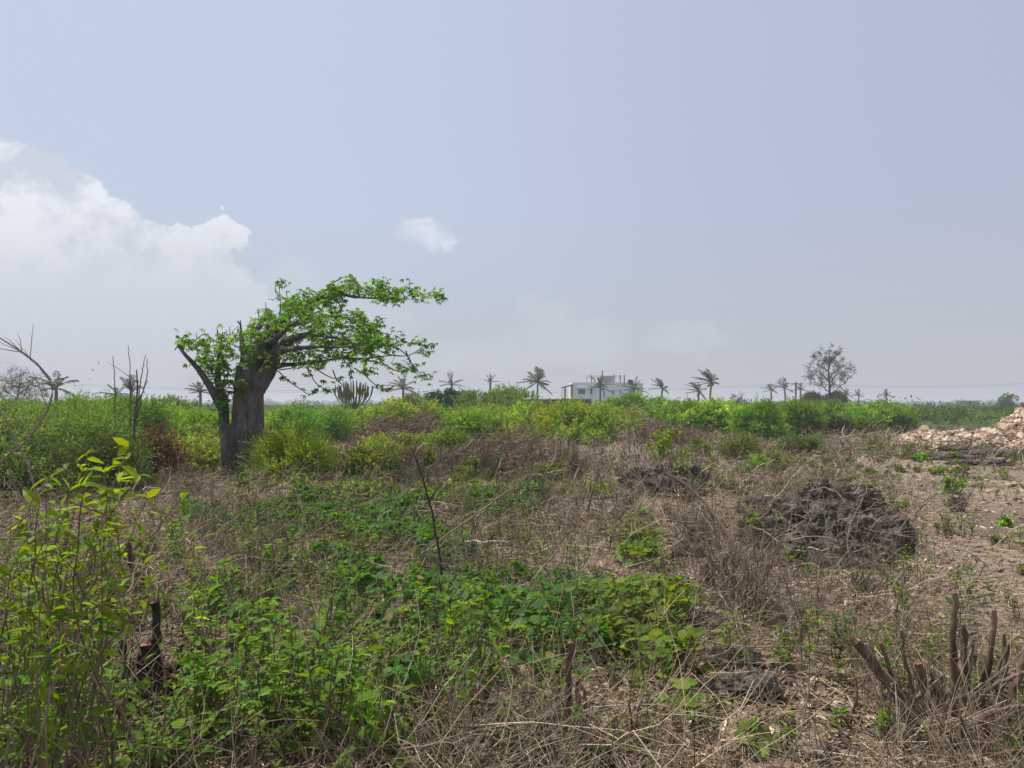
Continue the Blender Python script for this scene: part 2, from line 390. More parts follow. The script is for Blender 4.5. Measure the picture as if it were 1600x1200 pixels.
# ------------------------------------------------------------------ bushes
def bush(gl, gs, c, rx, ry, H, L, W, col, seed, dens=1.0, stems=12, shoots=None, twig=(.10, .08, .06), up=.5, lobes=9, kind='diamond', cv=.22, slen=.34, twr=.006, per=12):
    """leafy shrub: lobes of leafy shoots round a cage of stems"""
    rg = np.random.default_rng(seed)
    c = np.asarray(c, float); col = np.asarray(col, float) * BK
    k = int(lobes * 1.9); H = max(.6 * H, H - .55 * slen)
    ang = rg.uniform(0, 2 * PI, k); rad = np.sqrt(rg.uniform(0, 1, k)) * .74
    k = k; lr = rg.uniform(.2, .42, k) * min((rx + ry) / 2, H * .9)
    lc = np.stack([c[0] + np.cos(ang) * rad * rx, c[1] + np.sin(ang) * rad * ry, c[2] + H * rg.uniform(.2, .95, k) * (1 - rad * .45)], 1)
    lc[:, 2] = np.minimum(lc[:, 2], c[2] + H - lr * .8); lc[0] = (c[0], c[1], c[2] + H - lr[0] * .9)
    lc[:, 2] = np.maximum(lc[:, 2], c[2] + lr * .45)
    area = (lr ** 2).sum() * 4 * PI * .8
    if shoots is None: shoots = int(np.clip(dens * area * 2.0 / (L * W * .5 * per), 40, 3500))
    pr = lr ** 2 / (lr ** 2).sum()
    li = rg.choice(k, shoots, p=pr)
    d = norm(rg.normal(0, 1, (shoots, 3)) + [0, 0, .35])
    o = lc[li] + d * (lr[li] * rg.uniform(.55, 1.0, shoots))[:, None] * np.array([1.15, 1.15, .95])
    nz = fbm(o[:, 0] * 1.6, o[:, 1] * 1.6, o[:, 2] * 1.6, seed=seed % 97, oct=2)
    keep = (nz > -.75) & (o[:, 2] > c[2] + .02)
    o, d, li, nz = o[keep], d[keep], li[keep], nz[keep]; shoots = len(o)
    if shoots == 0: return
    sd = norm(d + rg.normal(0, .45, (shoots, 3)) + [0, 0, up])
    sl = slen * np.exp(rg.normal(0, .35, shoots)) * np.minimum(1, H / 1.0)
    sc = colvar(col, shoots, rg, cv, .14) * (1 + .18 * nz[:, None])
    lobc = np.exp(rg.normal(0, .14, (k, 1))); sc = sc * lobc[li]
    t = (np.arange(per) + .5) / per
    P = o[:, None, :] + sd[:, None, :] * (t[None, :, None] * sl[:, None, None]) - np.array([0, 0, 1.]) * (t ** 2)[None, :, None] * sl[:, None, None] * .18
    n = shoots * per
    ld = norm(sd[:, None, :] * .6 + rg.normal(0, .75, (shoots, per, 3))).reshape(-1, 3)
    ln = norm(rg.normal(0, .8, (n, 3)) + [0, 0, .9])
    cc = np.repeat(sc, per, 0) * np.exp(rg.normal(0, .13, (n, 1)))
    leaves(gl, P.reshape(-1, 3), ld, ln, L * rg.uniform(.6, 1.25, n), W * rg.uniform(.6, 1.25, n), cc, kind)
    if stems:
        base = c + np.stack([rg.normal(0, .07 * rx, stems), rg.normal(0, .07 * ry, stems), np.full(stems, -.05)], 1)
        tgt = lc[rg.integers(0, k, stems)] + rg.normal(0, .5, (stems, 3)) * lr[0] * .6
        tt = np.linspace(0, 1, 6)[None, :, None]
        mid = (base + tgt) / 2 + rg.normal(0, .08, (stems, 3)) * H - [0, 0, .0]
        Pp = base[:, None] * (1 - tt) ** 2 + mid[:, None] * 2 * tt * (1 - tt) + tgt[:, None] * tt ** 2
        R = np.linspace(twr * 3, twr, 6)[None] * rg.uniform(.6, 1.3, (stems, 1))
        tubes(gs, Pp, R, 4, colvar(twig, stems, rg, .25, .05))
        # side twigs from inside the lobes
        q = min(shoots, stems * 12); ii = rg.choice(shoots, q, replace=False)
        b0 = lc[li[ii]] + rg.normal(0, .15, (q, 3)) * lr[li[ii]][:, None]
        b1 = o[ii] + sd[ii] * sl[ii][:, None] * .8
        tt = np.linspace(0, 1, 4)[None, :, None]
        Pp = b0[:, None] * (1 - tt) + b1[:, None] * tt + rg.normal(0, .03, (q, 4, 3))
        tubes(gs, Pp, np.linspace(twr, twr * .5, 4)[None] * np.ones((q, 1)), 3, colvar(twig, q, rg, .25, .05))

def bush_thing(name, label, cat, u, vb, wpx, vtop, col, seed, Y=None, group=None, **kw):
    if Y is None: p = ground_at(u, vb)
    else:
        x = (u - 800) / F * Y; p = np.array([x, Y, float(terrain(x, Y))])
    Yd = p[1]; rx = wpx / F * Yd / 2
    H = CAMZ + (HV - vtop) / F * Yd - p[2]
    ry = kw.pop('ry', max(rx * .7, H * .55))
    L = kw.pop('L', max(.055, Yd * .0028) * (.8 + .7 * ((seed * 37) % 10) / 10)); W = kw.pop('W', L * .42)
    gl, gs = Geo(), Geo()
    bush(gl, gs, p, rx, ry, H, L, W, col, seed, **kw)
    r = thing(name, label, cat, p, group)
    gl.build('foliage', M_LEAF, r); gs.build('stems', M_TWIG, r)
    return r

YG = (.17, .24, .028); BG = (.085, .175, .022); MG = (.065, .125, .026); DG = (.04, .085, .022); OL = (.078, .12, .035); GO = (.06, .10, .048); BK = 2.05
PINK = (.17, .125, .10)

def build_bushes():
    B = bush_thing
    # left background thicket
    B('grey_green_thorn_bush', 'wide grey green twiggy bush filling the left edge below the feathery tree', 'bush', 20, 770, 260, 645, GO, 101, stems=26, dens=.8, up=.9, lobes=14, twig=(.13, .11, .085), per=9, slen=.5)
    B('grey_green_thorn_bush', 'grey green twiggy bush just right of the arching bare branch', 'bush', 130, 765, 120, 642, (.06, .12, .035), 102, stems=14, dens=.8, up=.9, lobes=12, twig=(.13, .11, .085), slen=.45)
    B('leafy_bush', 'dense mid green bush under the leftmost coconut palm', 'bush', 110, 722, 260, 618, MG, 103, lobes=14)
    B('leafy_bush', 'dark green bush behind the two tall bare sticks at left', 'bush', 200, 712, 160, 620, (.05, .11, .028), 104, lobes=12)
    B('leafy_bush', 'dark rounded bush on the skyline left of the baobab', 'bush', 268, 672, 100, 619, (.05, .09, .035), 105, lobes=9)
    B('leafy_bush', 'bright green low bush left of the baobab and above the brown dead bush', 'bush', 300, 700, 170, 640, BG, 106, lobes=11)
    B('leafy_bush', 'pale green bush close behind the forked left stem of the baobab', 'bush', 305, 745, 110, 690, (.10, .14, .035), 107, stems=26, dens=.7)
    B('dead_bush', 'reddish brown withered bush left of the baobab', 'bush', 240, 756, 50, 656, (.058, .030, .023), 108, stems=12, dens=.8, twig=(.09, .05, .04), up=.7, L=.06, W=.03)
    # right of the baobab
    B('leafy_bush', 'bright yellow green bush touching the right side of the baobab trunk', 'bush', 462, 752, 130, 664, (.14, .20, .03), 110, lobes=12, stems=26, dens=1.0)
    B('leafy_bush', 'dull olive bush at the right shoulder of the bright yellow green bush', 'bush', 560, 752, 110, 690, (.10, .125, .035), 111, stems=26, dens=.8)
    B('leafy_bush', 'dark green band of bush on the skyline right of the baobab', 'bush', 470, 695, 190, 634, (.05, .115, .025), 112, lobes=14, ry=4)
    B('leafy_bush', 'small bright bush beside the stub branch of the baobab', 'bush', 425, 700, 60, 650, YG, 113)
    B('leafy_bush', 'saturated green bush below the candelabra tree', 'bush', 560, 672, 110, 634, (.055, .14, .022), 114, ry=3)
    B('leafy_bush', 'yellowish green bush on the rise right of the candelabra tree', 'bush', 635, 668, 130, 622, (.12, .18, .03), 115, lobes=11, ry=4)
    B('leafy_bush', 'small dark pointed bush at the foot of the palm right of the candelabra tree', 'bush', 645, 640, 48, 613, (.045, .09, .03), 116, Y=48)
    B('leafy_bush', 'large domed dusty green bush, highest on the skyline left of the tall palm', 'bush', 780, 665, 150, 604, (.07, .115, .04), 117, Y=50, lobes=16, ry=5, L=.14, W=.06)
    B('leafy_bush', 'bright green bush in front of the domed dusty bush', 'bush', 745, 695, 110, 642, (.085, .165, .022), 118, lobes=11)
    B('leafy_bush', 'green bush with a dark shaded foot beside the cut brush heap', 'bush', 700, 718, 80, 668, (.07, .13, .022), 119)
    B('leafy_bush', 'olive brown leggy bush between the baobab bush and the brush heap', 'bush', 655, 732, 90, 690, (.085, .085, .04), 120, stems=30, dens=.6, up=.8)
    B('leafy_bush', 'small glossy green bush in the middle of the brown brush', 'bush', 592, 722, 50, 684, (.08, .16, .025), 121)
    B('leafy_bush', 'lime yellow bush below the boundary wall', 'bush', 852, 690, 60, 636, (.16, .20, .03), 122, stems=20, dens=.8)
    B('leafy_bush', 'dusty green bush below the left end of the white house', 'bush', 900, 682, 85, 624, (.10, .135, .035), 123, stems=22, dens=.8)
    B('leafy_bush', 'olive bush under the boundary wall right of the tall palm', 'bush', 840, 668, 110, 630, (.085, .12, .04), 124, lobes=11)
    B('leafy_bush', 'rounded mid green bush in front of the right half of the white house', 'bush', 985, 668, 80, 616, (.075, .15, .028), 125, Y=46)
    B('leafy_bush', 'green bush below the small palm right of the white house', 'bush', 1035, 668, 80, 622, (.08, .155, .028), 126, lobes=10)
    B('leafy_bush', 'bright lime green bush, tallest of the right hand thicket', 'bush', 1110, 682, 130, 624, (.095, .17, .026), 127, lobes=13)
    B('leafy_bush', 'bright green bush adjoining the lime bush on its right', 'bush', 1185, 688, 90, 628, (.085, .17, .025), 128, lobes=11)
    B('leafy_bush', 'olive green bush under the lone utility pole', 'bush', 1240, 684, 90, 622, (.08, .145, .03), 129, lobes=11)
    B('leafy_bush', 'green bush directly below the tall airy tree', 'bush', 1300, 674, 100, 624, (.07, .13, .032), 130, lobes=11)
    B('leafy_bush', 'very dark small bush standing in front of the thicket below the airy tree', 'bush', 1304, 678, 30, 640, (.035, .045, .022), 131, stems=20)
    B('leafy_bush', 'dull green bush left of the stone heap', 'bush', 1365, 668, 90, 630, (.065, .11, .035), 132, lobes=10)
    B('round_tree_crown_bush', 'rounded grey green bush above the highest part of the stone heap', 'bush', 1573, 640, 38, 615, (.05, .09, .035), 133, Y=150, L=.35, W=.18, lobes=8)
    B('leafy_bush', 'thin pale green weed bush on open ground left of the large dark rock', 'bush', 1215, 735, 130, 700, (.085, .12, .045), 134, stems=22, dens=.4, up=.9, lobes=10)
    B('leafy_bush', 'low green bush in front of the left end of the stone heap', 'bush', 1250, 712, 70, 672, (.055, .10, .03), 135, dens=.6)
    B('leafy_bush', 'low dusty bush on bare ground in front of the stone heap', 'bush', 1375, 712, 120, 680, (.08, .10, .04), 136, dens=.35, up=.8, ry=2)
    # low plants on the open ground at right
    for i, (u, v, w, t, lb) in enumerate([(1437, 722, 34, 704, 'small lime green plant in front of the burnt ground strip'), (1490, 772, 36, 735, 'small green plant on the bare ground at right'),
                                          (1572, 823, 16, 804, 'tiny green seedling on the bare pinkish ground'), (1364, 766, 34, 748, 'small lime plant behind the top of the large dark rock'),
                                          (1188, 690 + 50, 40, 708, 'small leafy plant left of the large dark rock top'), (1460, 1035, 40, 1000, 'bright green sprout among the cut stems at right')]):
        B('low_plant', lb, 'plant', u, v, w, t, (.09, .18, .025), 150 + i, L=.06, W=.026, stems=8, dens=.6, slen=.15, lobes=5)

def build_brush():
    # heaps of cut dead brush: nothing but twigs
    rg = np.random.default_rng(313)
    for u, vb, w, vt, dy, lb in [(625, 702, 180, 650, 3.0, 'grey brown heap of dead brush between the candelabra tree and the olive bushes'), (800, 738, 260, 688, 2.2, 'broad straw brown heap of cut brush in the middle of the field'),
                                 (985, 680, 135, 640, 5.0, 'brown slope of dead brush below the white house'), (1070, 700, 120, 672, 3.0, 'dead brush pile left of the right hand thicket'), (1345, 672, 150, 652, 4.0, 'low purple brown dead brush left of the stone heap'),
                                 (690, 705, 70, 680, 1.5, 'small dark dead brush clump beside the bright green bush'), (1150, 705, 110, 684, 2.0, 'dead brush in front of the bright lime bush'), (262, 772, 80, 735, .8, 'dead brush piled left of the baobab foot')]:
        p = ground_at(u, vb); Y = p[1]; rx = w / F * Y / 2; H = max(.3, CAMZ + (HV - vt) / F * Y - p[2]); n = int(np.clip(rx * dy * 700, 1400, 5200))
        a = rg.uniform(0, 2 * PI, n); r = np.sqrt(rg.uniform(0, 1, n)); P = np.stack([p[0] + np.cos(a) * r * rx, Y + dy * .6 + np.sin(a) * r * dy, 0 * a], 1)
        env = np.clip(1 - r ** 2, 0, 1) * H * (1 + .5 * fbm(P[:, 0] * 1.2, P[:, 1] * 1.2, seed=int(u), oct=3)); P[:, 2] = terrain(P[:, 0], P[:, 1]) + env * rg.uniform(.1, 1, n) - .03
        az = rg.uniform(0, 2 * PI, n); el = np.where(rg.random(n) < .3, rg.uniform(.6, 1.5, n), rg.normal(.1, .25, n)); d = np.stack([np.cos(az) * np.cos(el), np.sin(az) * np.cos(el), np.sin(el)], 1)
        L = rg.uniform(.15, .6, n) * min(1.2, .5 + H); t = np.linspace(0, 1, 5)[None, :, None]; b = rg.normal(0, .22, (n, 1, 3))
        Q = P[:, None] + d[:, None] * (t - .3) * L[:, None, None] + b * (t ** 2) * L[:, None, None] + rg.normal(0, .012, (n, 5, 3))
        g = Geo(); tubes(g, Q, (max(.0022, .00030 * Y) * np.exp(rg.normal(0, .4, n)))[:, None] * np.linspace(1.1, .5, 5)[None], 3, colvar((.20, .152, .12) if vt != 652 else (.15, .11, .10), n, rg, .4, .06))
        g.build('brush_pile', M_TWIG, None, label=lb, category='brush pile')
    # low dusty weeds sprinkled over the open ground
    gl, gs = Geo(), Geo()
    for i in range(260):
        p = ground_at(rg.uniform(1040, 1660), rg.uniform(682, 775) if rg.random() < .85 else rg.uniform(775, 960))
        pu, pv = to_px(*p)
        if rg.random() < (.85 if (pu > 1400 and pv > 722) else .2): continue
        H = rg.uniform(.10, .34) * min(1, p[1] / 16); r = H * rg.uniform(.7, 1.6)
        bush(gl, gs, p, r, r, H, .04 + p[1] * .0018, .02 + p[1] * .0008, np.array((.065, .09, .035)) * np.exp(rg.normal(0, .25)), 3000 + i, stems=4, lobes=3, dens=.45, per=6, slen=.16, shoots=int(rg.integers(14, 40)), up=.9, twr=.003)
    gl.build('dusty_weeds', M_LEAF, kind='stuff', label='low dusty weeds sprinkled over the open ground', category='weeds')
    gs.build('dusty_weed_stems', M_TWIG, kind='stuff', label='stems of the low dusty weeds', category='weeds')

def build_thicket():
    gl, gs = Geo(), Geo(); rg = np.random.default_rng(77)
    # (u range, vbase range, height range, n, base colour)
    zones = [((-260, 330), (655, 700), (1.3, 1.9), 46, (.065, .12, .028)), ((-300, 175), (735, 790), (.9, 1.3), 16, (.045, .075, .034)), ((260, 440), (690, 728), (.6, 1.0), 18, (.10, .14, .035)),
             ((400, 700), (655, 672), (1.1, 1.5), 34, (.06, .125, .025)), ((560, 980), (664, 690), (.8, 1.6), 50, (.10, .16, .03)), ((540, 660), (690, 735), (.4, .8), 18, (.09, .12, .035)), ((420, 980), (716, 800), (.18, .5), 46, (.075, .115, .035)), ((700, 960), (672, 700), (.5, 1.0), 22, (.095, .15, .03)),
             ((980, 1420), (655, 676), (1.3, 1.85), 60, (.075, .145, .028)), ((1040, 1240), (684, 720), (.4, .8), 10, (.09, .12, .045)), ((1380, 1900), (650, 660), (.9, 1.3), 26, (.055, .10, .032))]
    i = 0
    for (u0, u1), (v0, v1), (h0, h1), n, col in zones:
        for _ in range(n):
            p = ground_at(rg.uniform(u0, u1), rg.uniform(v0, v1)); i += 1
            pu, pv = to_px(*p)
            if 1160 < pu < 1600 and p[1] < 28: continue
            if 930 < pu < 1045 and p[1] < 70 and rg.random() < .85: continue
            if 545 < pu < 725 and 30 > p[1] > 18 and rg.random() < .7: continue
            H = rg.uniform(h0, h1) ; r = H * rg.uniform(.9, 1.7); L = max(.06, p[1] * .0034) * rg.uniform(.8, 1.4)
            bush(gl, gs, p, r, r, H, L, L * .45, np.array(col) * np.exp(rg.normal(0, .16)), 500 + i, stems=8, lobes=7, dens=.6, per=8)
    gl.build('scrub_thicket', M_LEAF, kind='stuff', label='continuous low green scrub behind the cleared ground', category='scrub')
    gs.build('scrub_stems', M_TWIG, kind='stuff', label='thin stems inside the green scrub', category='scrub')
    # distant scrub reaching to the horizon
    g, g2 = Geo(), Geo()
    n = 1500
    Yv = 62 * (700 / 62) ** rg.uniform(0, 1, n); U = rg.uniform(-500, 2100, n)
    for k in range(n):
        Y = Yv[k]; x = (U[k] - 800) / F * Y
        H = rg.uniform(.7, 1.5) if rg.random() < .93 else rg.uniform(1.6, 2.6); r = H * rg.uniform(1.2, 2.6)
        m_ = 200 if Y < 200 else 90
        d = norm(rg.normal(0, 1, (m_, 3)) + [0, 0, .5]); d[:, 2] = np.abs(d[:, 2])
        P = np.array([x, Y, float(terrain(x, Y))]) + d * [r, r, H] * rg.uniform(.7, 1, (m_, 1))
        L = (.16 + Y * .0022) * (1 if Y < 200 else 1.4)
        c = colvar(np.array([(.075, .13, .035), (.055, .095, .035), (.095, .15, .035)][rg.integers(3)]) * np.exp(rg.normal(0, .15)), m_, rg, .2, .08)
        leaves(g, P, rg.normal(0, 1, (m_, 3)), rg.normal(0, .7, (m_, 3)) + [0, 0, 1], L * rg.uniform(.6, 1.3, m_), L * .6, c)
    g.build('distant_scrub', M_LEAF, kind='stuff', label='distant green scrub reaching towards the horizon', category='scrub')
    # far tree line
    for k in range(900):
        Y = rg.uniform(650, 950); x = rg.uniform(-800, 900); H = rg.uniform(3, 6.5) * (1.35 if rg.random() < .12 else 1); r = rg.uniform(2.5, 7)
        m_ = 70
        d = norm(rg.normal(0, 1, (m_, 3)))
        P = np.array([x, Y, H * .5]) + d * [r, r, H * .5] * rg.uniform(.5, 1, (m_, 1))
        leaves(g2, P, rg.normal(0, 1, (m_, 3)), rg.normal(0, 1, (m_, 3)), rg.uniform(.9, 2, m_), 1.0, colvar((.045, .07, .035), m_, rg, .2, .05))
    g2.build('far_tree_line', M_LEAF, kind='stuff', label='low bluish line of trees on the horizon', category='trees')

# ------------------------------------------------------------------ baobab
def grow(nodes, attract, rg, ksmp=6, sag=.0, pull=.25, tip=.004):
    """nodes list of [pos, dir]; returns tube paths joining each attractor to the nearest wood"""
    NP = np.array([n for n in nodes]); paths = []; rem = list(range(len(attract)))
    A = np.asarray(attract)
    D = np.linalg.norm(A[:, None] - NP[None], axis=2); best = D.argmin(1); bd = D.min(1)
    NPl = list(NP); depth = [0] * len(NPl)
    alive = np.ones(len(A), bool)
    for _ in range(len(A)):
        i = int(np.where(alive, bd, 1e9).argmin()); alive[i] = False
        j = int(best[i]); s = NPl[j]; e = A[i]; L = np.linalg.norm(e - s)
        mid = (s + e) / 2 + rg.normal(0, .10, 3) * L + np.array([0, 0, -sag * L])
        t = np.linspace(0, 1, ksmp)[:, None]
        P = s * (1 - t) ** 2 + mid * 2 * t * (1 - t) + e * t ** 2
        paths.append(P)
        new = P[2:]; base = len(NPl)
        for q in new: NPl.append(q)
        dn = np.linalg.norm(A[:, None] - new[None], axis=2); k = dn.argmin(1); dm = dn.min(1)
        upd = alive & (dm < bd); bd[upd] = dm[upd]; best[upd] = base + k[upd]
    return np.array(paths)

def build_baobab():
    Y0 = 16.4; rg = np.random.default_rng(4)
    k = 1 / 3.334
    def c(x, y, dy=0): return at(250 + x * k, 410 + y * k, Y0 + dy)
    pxm = Y0 / F
    base = ground_at(395, 750); base = np.array([at(395, 745, Y0)[0], Y0, float(terrain(at(395, 745, Y0)[0], Y0))])
    g = Geo(); nodes = []
    def limb(pts, rad, n=18, sides=14, fl=.10, seed=0, add=True):
        P = curve(pts, n); R = np.interp(np.linspace(0, 1, n), np.linspace(0, 1, len(rad)), rad) * pxm * k
        tubes(g, P, R, sides, (1, 1, 1), 0, fl, seed, cap=True)
        if add: nodes.extend(list(P[n // 3:]))
        return P
    # stout main trunk made of two fused columns, left stem, forks
    limb([c(470, 1190), c(462, 1000), c(462, 800), c(465, 650), c(480, 560)], [98, 76, 66, 62, 60], 26, 28, .26, 1, False)
    limb([c(415, 1180, .12), c(412, 950, .12), c(420, 780, .1), c(430, 640, .05), c(440, 540)], [54, 46, 42, 42, 40], 22, 18, .24, 2, False)
    limb([c(490, 1170, -.15), c(495, 900, -.1), c(490, 700, -.05), c(505, 600)], [54, 36, 34, 36], 22, 18, .24, 3, False)
    limb([c(362, 1130, .05), c(348, 960, .05), c(336, 850, .08), c(330, 720, .1), c(300, 600, .15), c(312, 480, .2), c(322, 385, .25)], [40, 30, 26, 25, 17, 13, 5], 24, 12, .12, 4)
    limb([c(338, 800, .1), c(285, 690, -.1), c(230, 600, -.2), c(185, 540, -.25), (c(130, 480, -.3)), c(95, 432, -.3)], [24, 22, 17, 13, 10, 7], 20, 10, .1, 5)
    limb([c(95, 432, -.3), c(75, 458, -.32)], [6, 3], 6, 6)
    limb([c(120, 470, -.3), c(125, 400, -.28), c(121, 335, -.28)], [6, 3, 1.5], 8, 5)
    limb([c(440, 560, .1), c(440, 480, .2), c(425, 400, .3), c(418, 300, .35)], [30, 22, 12, 3], 14, 10, .1, 6)
    limb([c(488, 740), c(525, 630, -.05), c(562, 570, -.1), c(588, 520, -.2), c(620, 450, -.3), c(690, 400, -.5), c(790, 375, -.7), c(900, 390, -.8), c(1010, 410, -.9)], [26, 46, 42, 33, 28, 20, 14, 9, 5], 34, 14, .12, 7)
    limb([c(470, 600), c(500, 500, .1), c(545, 420, .15), c(590, 350, .2), c(650, 290, .2), (c(730, 235, .15)), c(820, 185, .1), c(870, 150, .05), c(930, 150, 0), c(985, 175, 0), c(1080, 185, 0), c(1200, 190, .05), c(1320, 192, .05), c(1440, 185, .1)], [60, 52, 44, 32, 24, 20, 17, 14, 10, 8, 6, 5, 3.5, 2], 50, 12, .1, 8)
    limb([c(865, 155, .05), c(895, 110, .05), c(935, 88, .05), c(972, 66, .05)], [9, 6, 4, 1.5], 10, 6, .1, 9, False)
    limb([c(895, 110, .05), c(902, 90, .05)], [3, 1.5], 4, 5, 0, 9, False)
    limb([c(560, 440, .1), c(650, 350, .6), c(760, 300, .9), c(880, 280, 1.1), c(1000, 300, 1.2), c(1090, 340, 1.2)], [26, 18, 13, 9, 6, 3], 26, 9, .1, 10)
    limb([c(560, 560, -.1), c(640, 535, .2), c(720, 530, .4), c(820, 520, .5), c(930, 500, .6), c(1060, 500, .6), c(1200, 485, .5), c(1290, 485, .4), c(1350, 458, .4)], [20, 13, 10, 8, 7, 5, 4, 3, 2], 28, 8, .1, 11)
    limb([c(600, 470, -.2), c(700, 450, -.9), c(820, 440, -1.3), c(950, 440, -1.5), c(1100, 430, -1.4)], [20, 12, 9, 6, 3], 20, 8, .1, 12)
    limb([c(540, 430, .2), c(600, 400, -.5), c(680, 330, -1.0), c(780, 280, -1.2)], [22, 14, 9, 4], 18, 8, .1, 13)
    limb([c(545, 420, .1), c(560, 320, .1), c(552, 205, .1)], [12, 5, 1.5], 12, 6, .1, 14)
    limb([c(620, 310, .2), c(628, 220, .25), c(622, 130, .25), (c(632, 105, .25))], [8, 4, 2.5, 1.5], 12, 5, .1, 15)
    # short broken stub low on the right of the trunk with a curled end
    limb([c(510, 905, -.4), c(545, 890, -.5), c(572, 905, -.5), c(578, 850, -.5)], [12, 13, 11, 4], 10, 8, .15, 16, False)
    limb([c(410, 1010, -.55), c(425, 960, -.6), c(470, 925, -.6), c(525, 900, -.5)], [4, 4, 5, 5], 10, 5, .1, 17, False)
    # flared roots and ropey ridges up the trunk
    for i in range(9):
        a_ = i / 9 * 2 * PI; cx_, cy_ = c(455, 1170)[0], Y0
        def q_(r_, yy): return np.array([cx_ + math.cos(a_) * r_ * pxm * k, cy_ + math.sin(a_) * r_ * pxm * k * .9, c(0, yy)[2]])
        limb([q_(125, 1200), q_(88, 1120), q_(70, 980), q_(62, 820), q_(58, 680)], [26, 22, 15, 13, 8], 20, 8, .2, 40 + i, False)
    # knobbly crotch
    for i, (x, y, r) in enumerate([(505, 520, 50), (560, 450, 46), (590, 400, 34), (505, 430, 40), (460, 560, 46), (520, 330, 22), (500, 340, 18)]):
        limb([c(x - r * .5, y + r * .6, rg.uniform(-.2, .2)), c(x, y, rg.uniform(-.2, .2)), c(x + r * .4, y - r * .6, rg.uniform(-.2, .2))], [r * .6, r * .75, r * .4], 8, 10, .25, 20 + i, False)
    root = thing('baobab_tree', 'wind bent baobab with thick grey trunk and green crown streaming to one side', 'tree', base)
    tr = g.build('trunk', M_BARK, root, smooth=True)
    md = tr.modifiers.new('fuse', 'REMESH'); md.mode = 'VOXEL'; md.voxel_size = .018; md.use_smooth_shade = True
    # foliage attractors: polygons of the crown in depth layers
    def poly_pts(poly, n, y0, y1):
        poly = np.array(poly, float); out = []
        lo, hi = poly.min(0), poly.max(0)
        while len(out) < n:
            p = rg.uniform(lo, hi); ins = False; j = len(poly) - 1
            for i in range(len(poly)):
                if (poly[i, 1] > p[1]) != (poly[j, 1] > p[1]) and p[0] < (poly[j, 0] - poly[i, 0]) * (p[1] - poly[i, 1]) / (poly[j, 1] - poly[i, 1]) + poly[i, 0]: ins = not ins
                j = i
            if ins: out.append(c(p[0], p[1], rg.uniform(y0, y1)))
        return out
    A = []
    A += poly_pts([(840, 150), (920, 95), (1010, 80), (1160, 90), (1180, 125), (1330, 130), (1400, 150), (1470, 160), (1475, 185), (1400, 195), (1300, 185), (1240, 210), (1180, 215), (1120, 180), (1000, 165), (930, 170), (870, 190)], 120, -.5, .6)
    A += poly_pts([(640, 220), (700, 160), (800, 140), (900, 130), (960, 160), (940, 200), (870, 230), (760, 260), (650, 280)], 75, -.6, .8)
    A += poly_pts([(500, 250), (600, 240), (680, 200), (800, 210), (930, 215), (950, 245), (1050, 250), (1080, 300), (1130, 360), (1200, 400), (1190, 440), (1100, 440), (960, 400), (820, 370), (700, 370), (600, 380), (500, 380), (460, 330)], 210, -1.5, 1.6)
    A += poly_pts([(620, 390), (760, 380), (900, 390), (1060, 370), (1200, 390), (1215, 430), (1190, 480), (1180, 520), (1080, 530), (960, 500), (880, 540), (780, 550), (700, 520), (620, 500)], 150, -1.5, 1.5)
    A += poly_pts([(1040, 260), (1160, 350), (1190, 420), (1100, 430), (1000, 340)], 40, -1, 1)
    A += poly_pts([(180, 400), (330, 375), (400, 380), (480, 340), (560, 400), (600, 520), (560, 570), (470, 560), (400, 540), (390, 470), (330, 560), (200, 560), (190, 480)], 110, -.9, .5)
    A += poly_pts([(80, 405), (150, 400), (190, 440), (120, 440)], 12, -.5, -.1)
    A += poly_pts([(190, 480), (350, 480), (380, 560), (350, 640), (290, 620), (200, 570)], 46, -.6, .3)
    A += poly_pts([(300, 640), (390, 600), (440, 620), (400, 700), (330, 760), (330, 900), (300, 900), (300, 740)], 26, -.6, .0)
    for pt in [(1230, 380), (1260, 400), (1240, 410), (1280, 410), (1300, 430), (1330, 420), (1370, 410), (1410, 420), (1420, 435), (1390, 430), (1375, 470), (1400, 478), (1350, 415), (1120, 325), (1150, 325), (1210, 525), (1240, 530), (1270, 560), (1240, 555), (1310, 545), (1340, 530), (1290, 550), (1370, 585), (1400, 580), (1375, 605), (1350, 590), (1410, 590), (1000, 560), (1060, 570), (1090, 570), (1110, 570),
               (1080, 580), (605, 100), (640, 100), (632, 92), (615, 115), (605, 150), (640, 180), (610, 185), (1140, 320)]:
        A.append(c(pt[0], pt[1], rg.uniform(.1, .6)))
    A = np.array(A)
    P = grow(nodes, A, rg, sag=.05)
    bare = np.array(poly_pts([(480, 330), (620, 240), (820, 210), (1000, 280), (1150, 400), (1150, 500), (900, 540), (650, 520), (520, 470)], 170, -1.3, 1.3) + poly_pts([(130, 400), (420, 330), (470, 420), (380, 520), (220, 520)], 50, -.5, .4))
    Pb = grow(nodes + list(P[:, 3]), bare, rg, sag=.08)
    gt = Geo()
    n = len(P); sl = np.linalg.norm(P[:, -1] - P[:, 0], axis=1)
    r0 = .006 + .012 * np.minimum(sl, .8)
    tubes(gt, P, r0[:, None] * np.linspace(1, .45, P.shape[1])[None], 4, (.055, .05, .05))
    tubes(gt, Pb, np.linspace(.010, .004, 6)[None] * np.ones((len(Pb), 1)), 4, (.06, .055, .052))
    # extra crossing twigs, leafless points sticking up on the windward side
    def sp(pts, r, n=10):
        Q = curve([c(*q) for q in pts], n); tubes(gt, Q, np.linspace(r, r * .5, n) * pxm * k, 4, (.055, .05, .05)); return Q
    drp = []
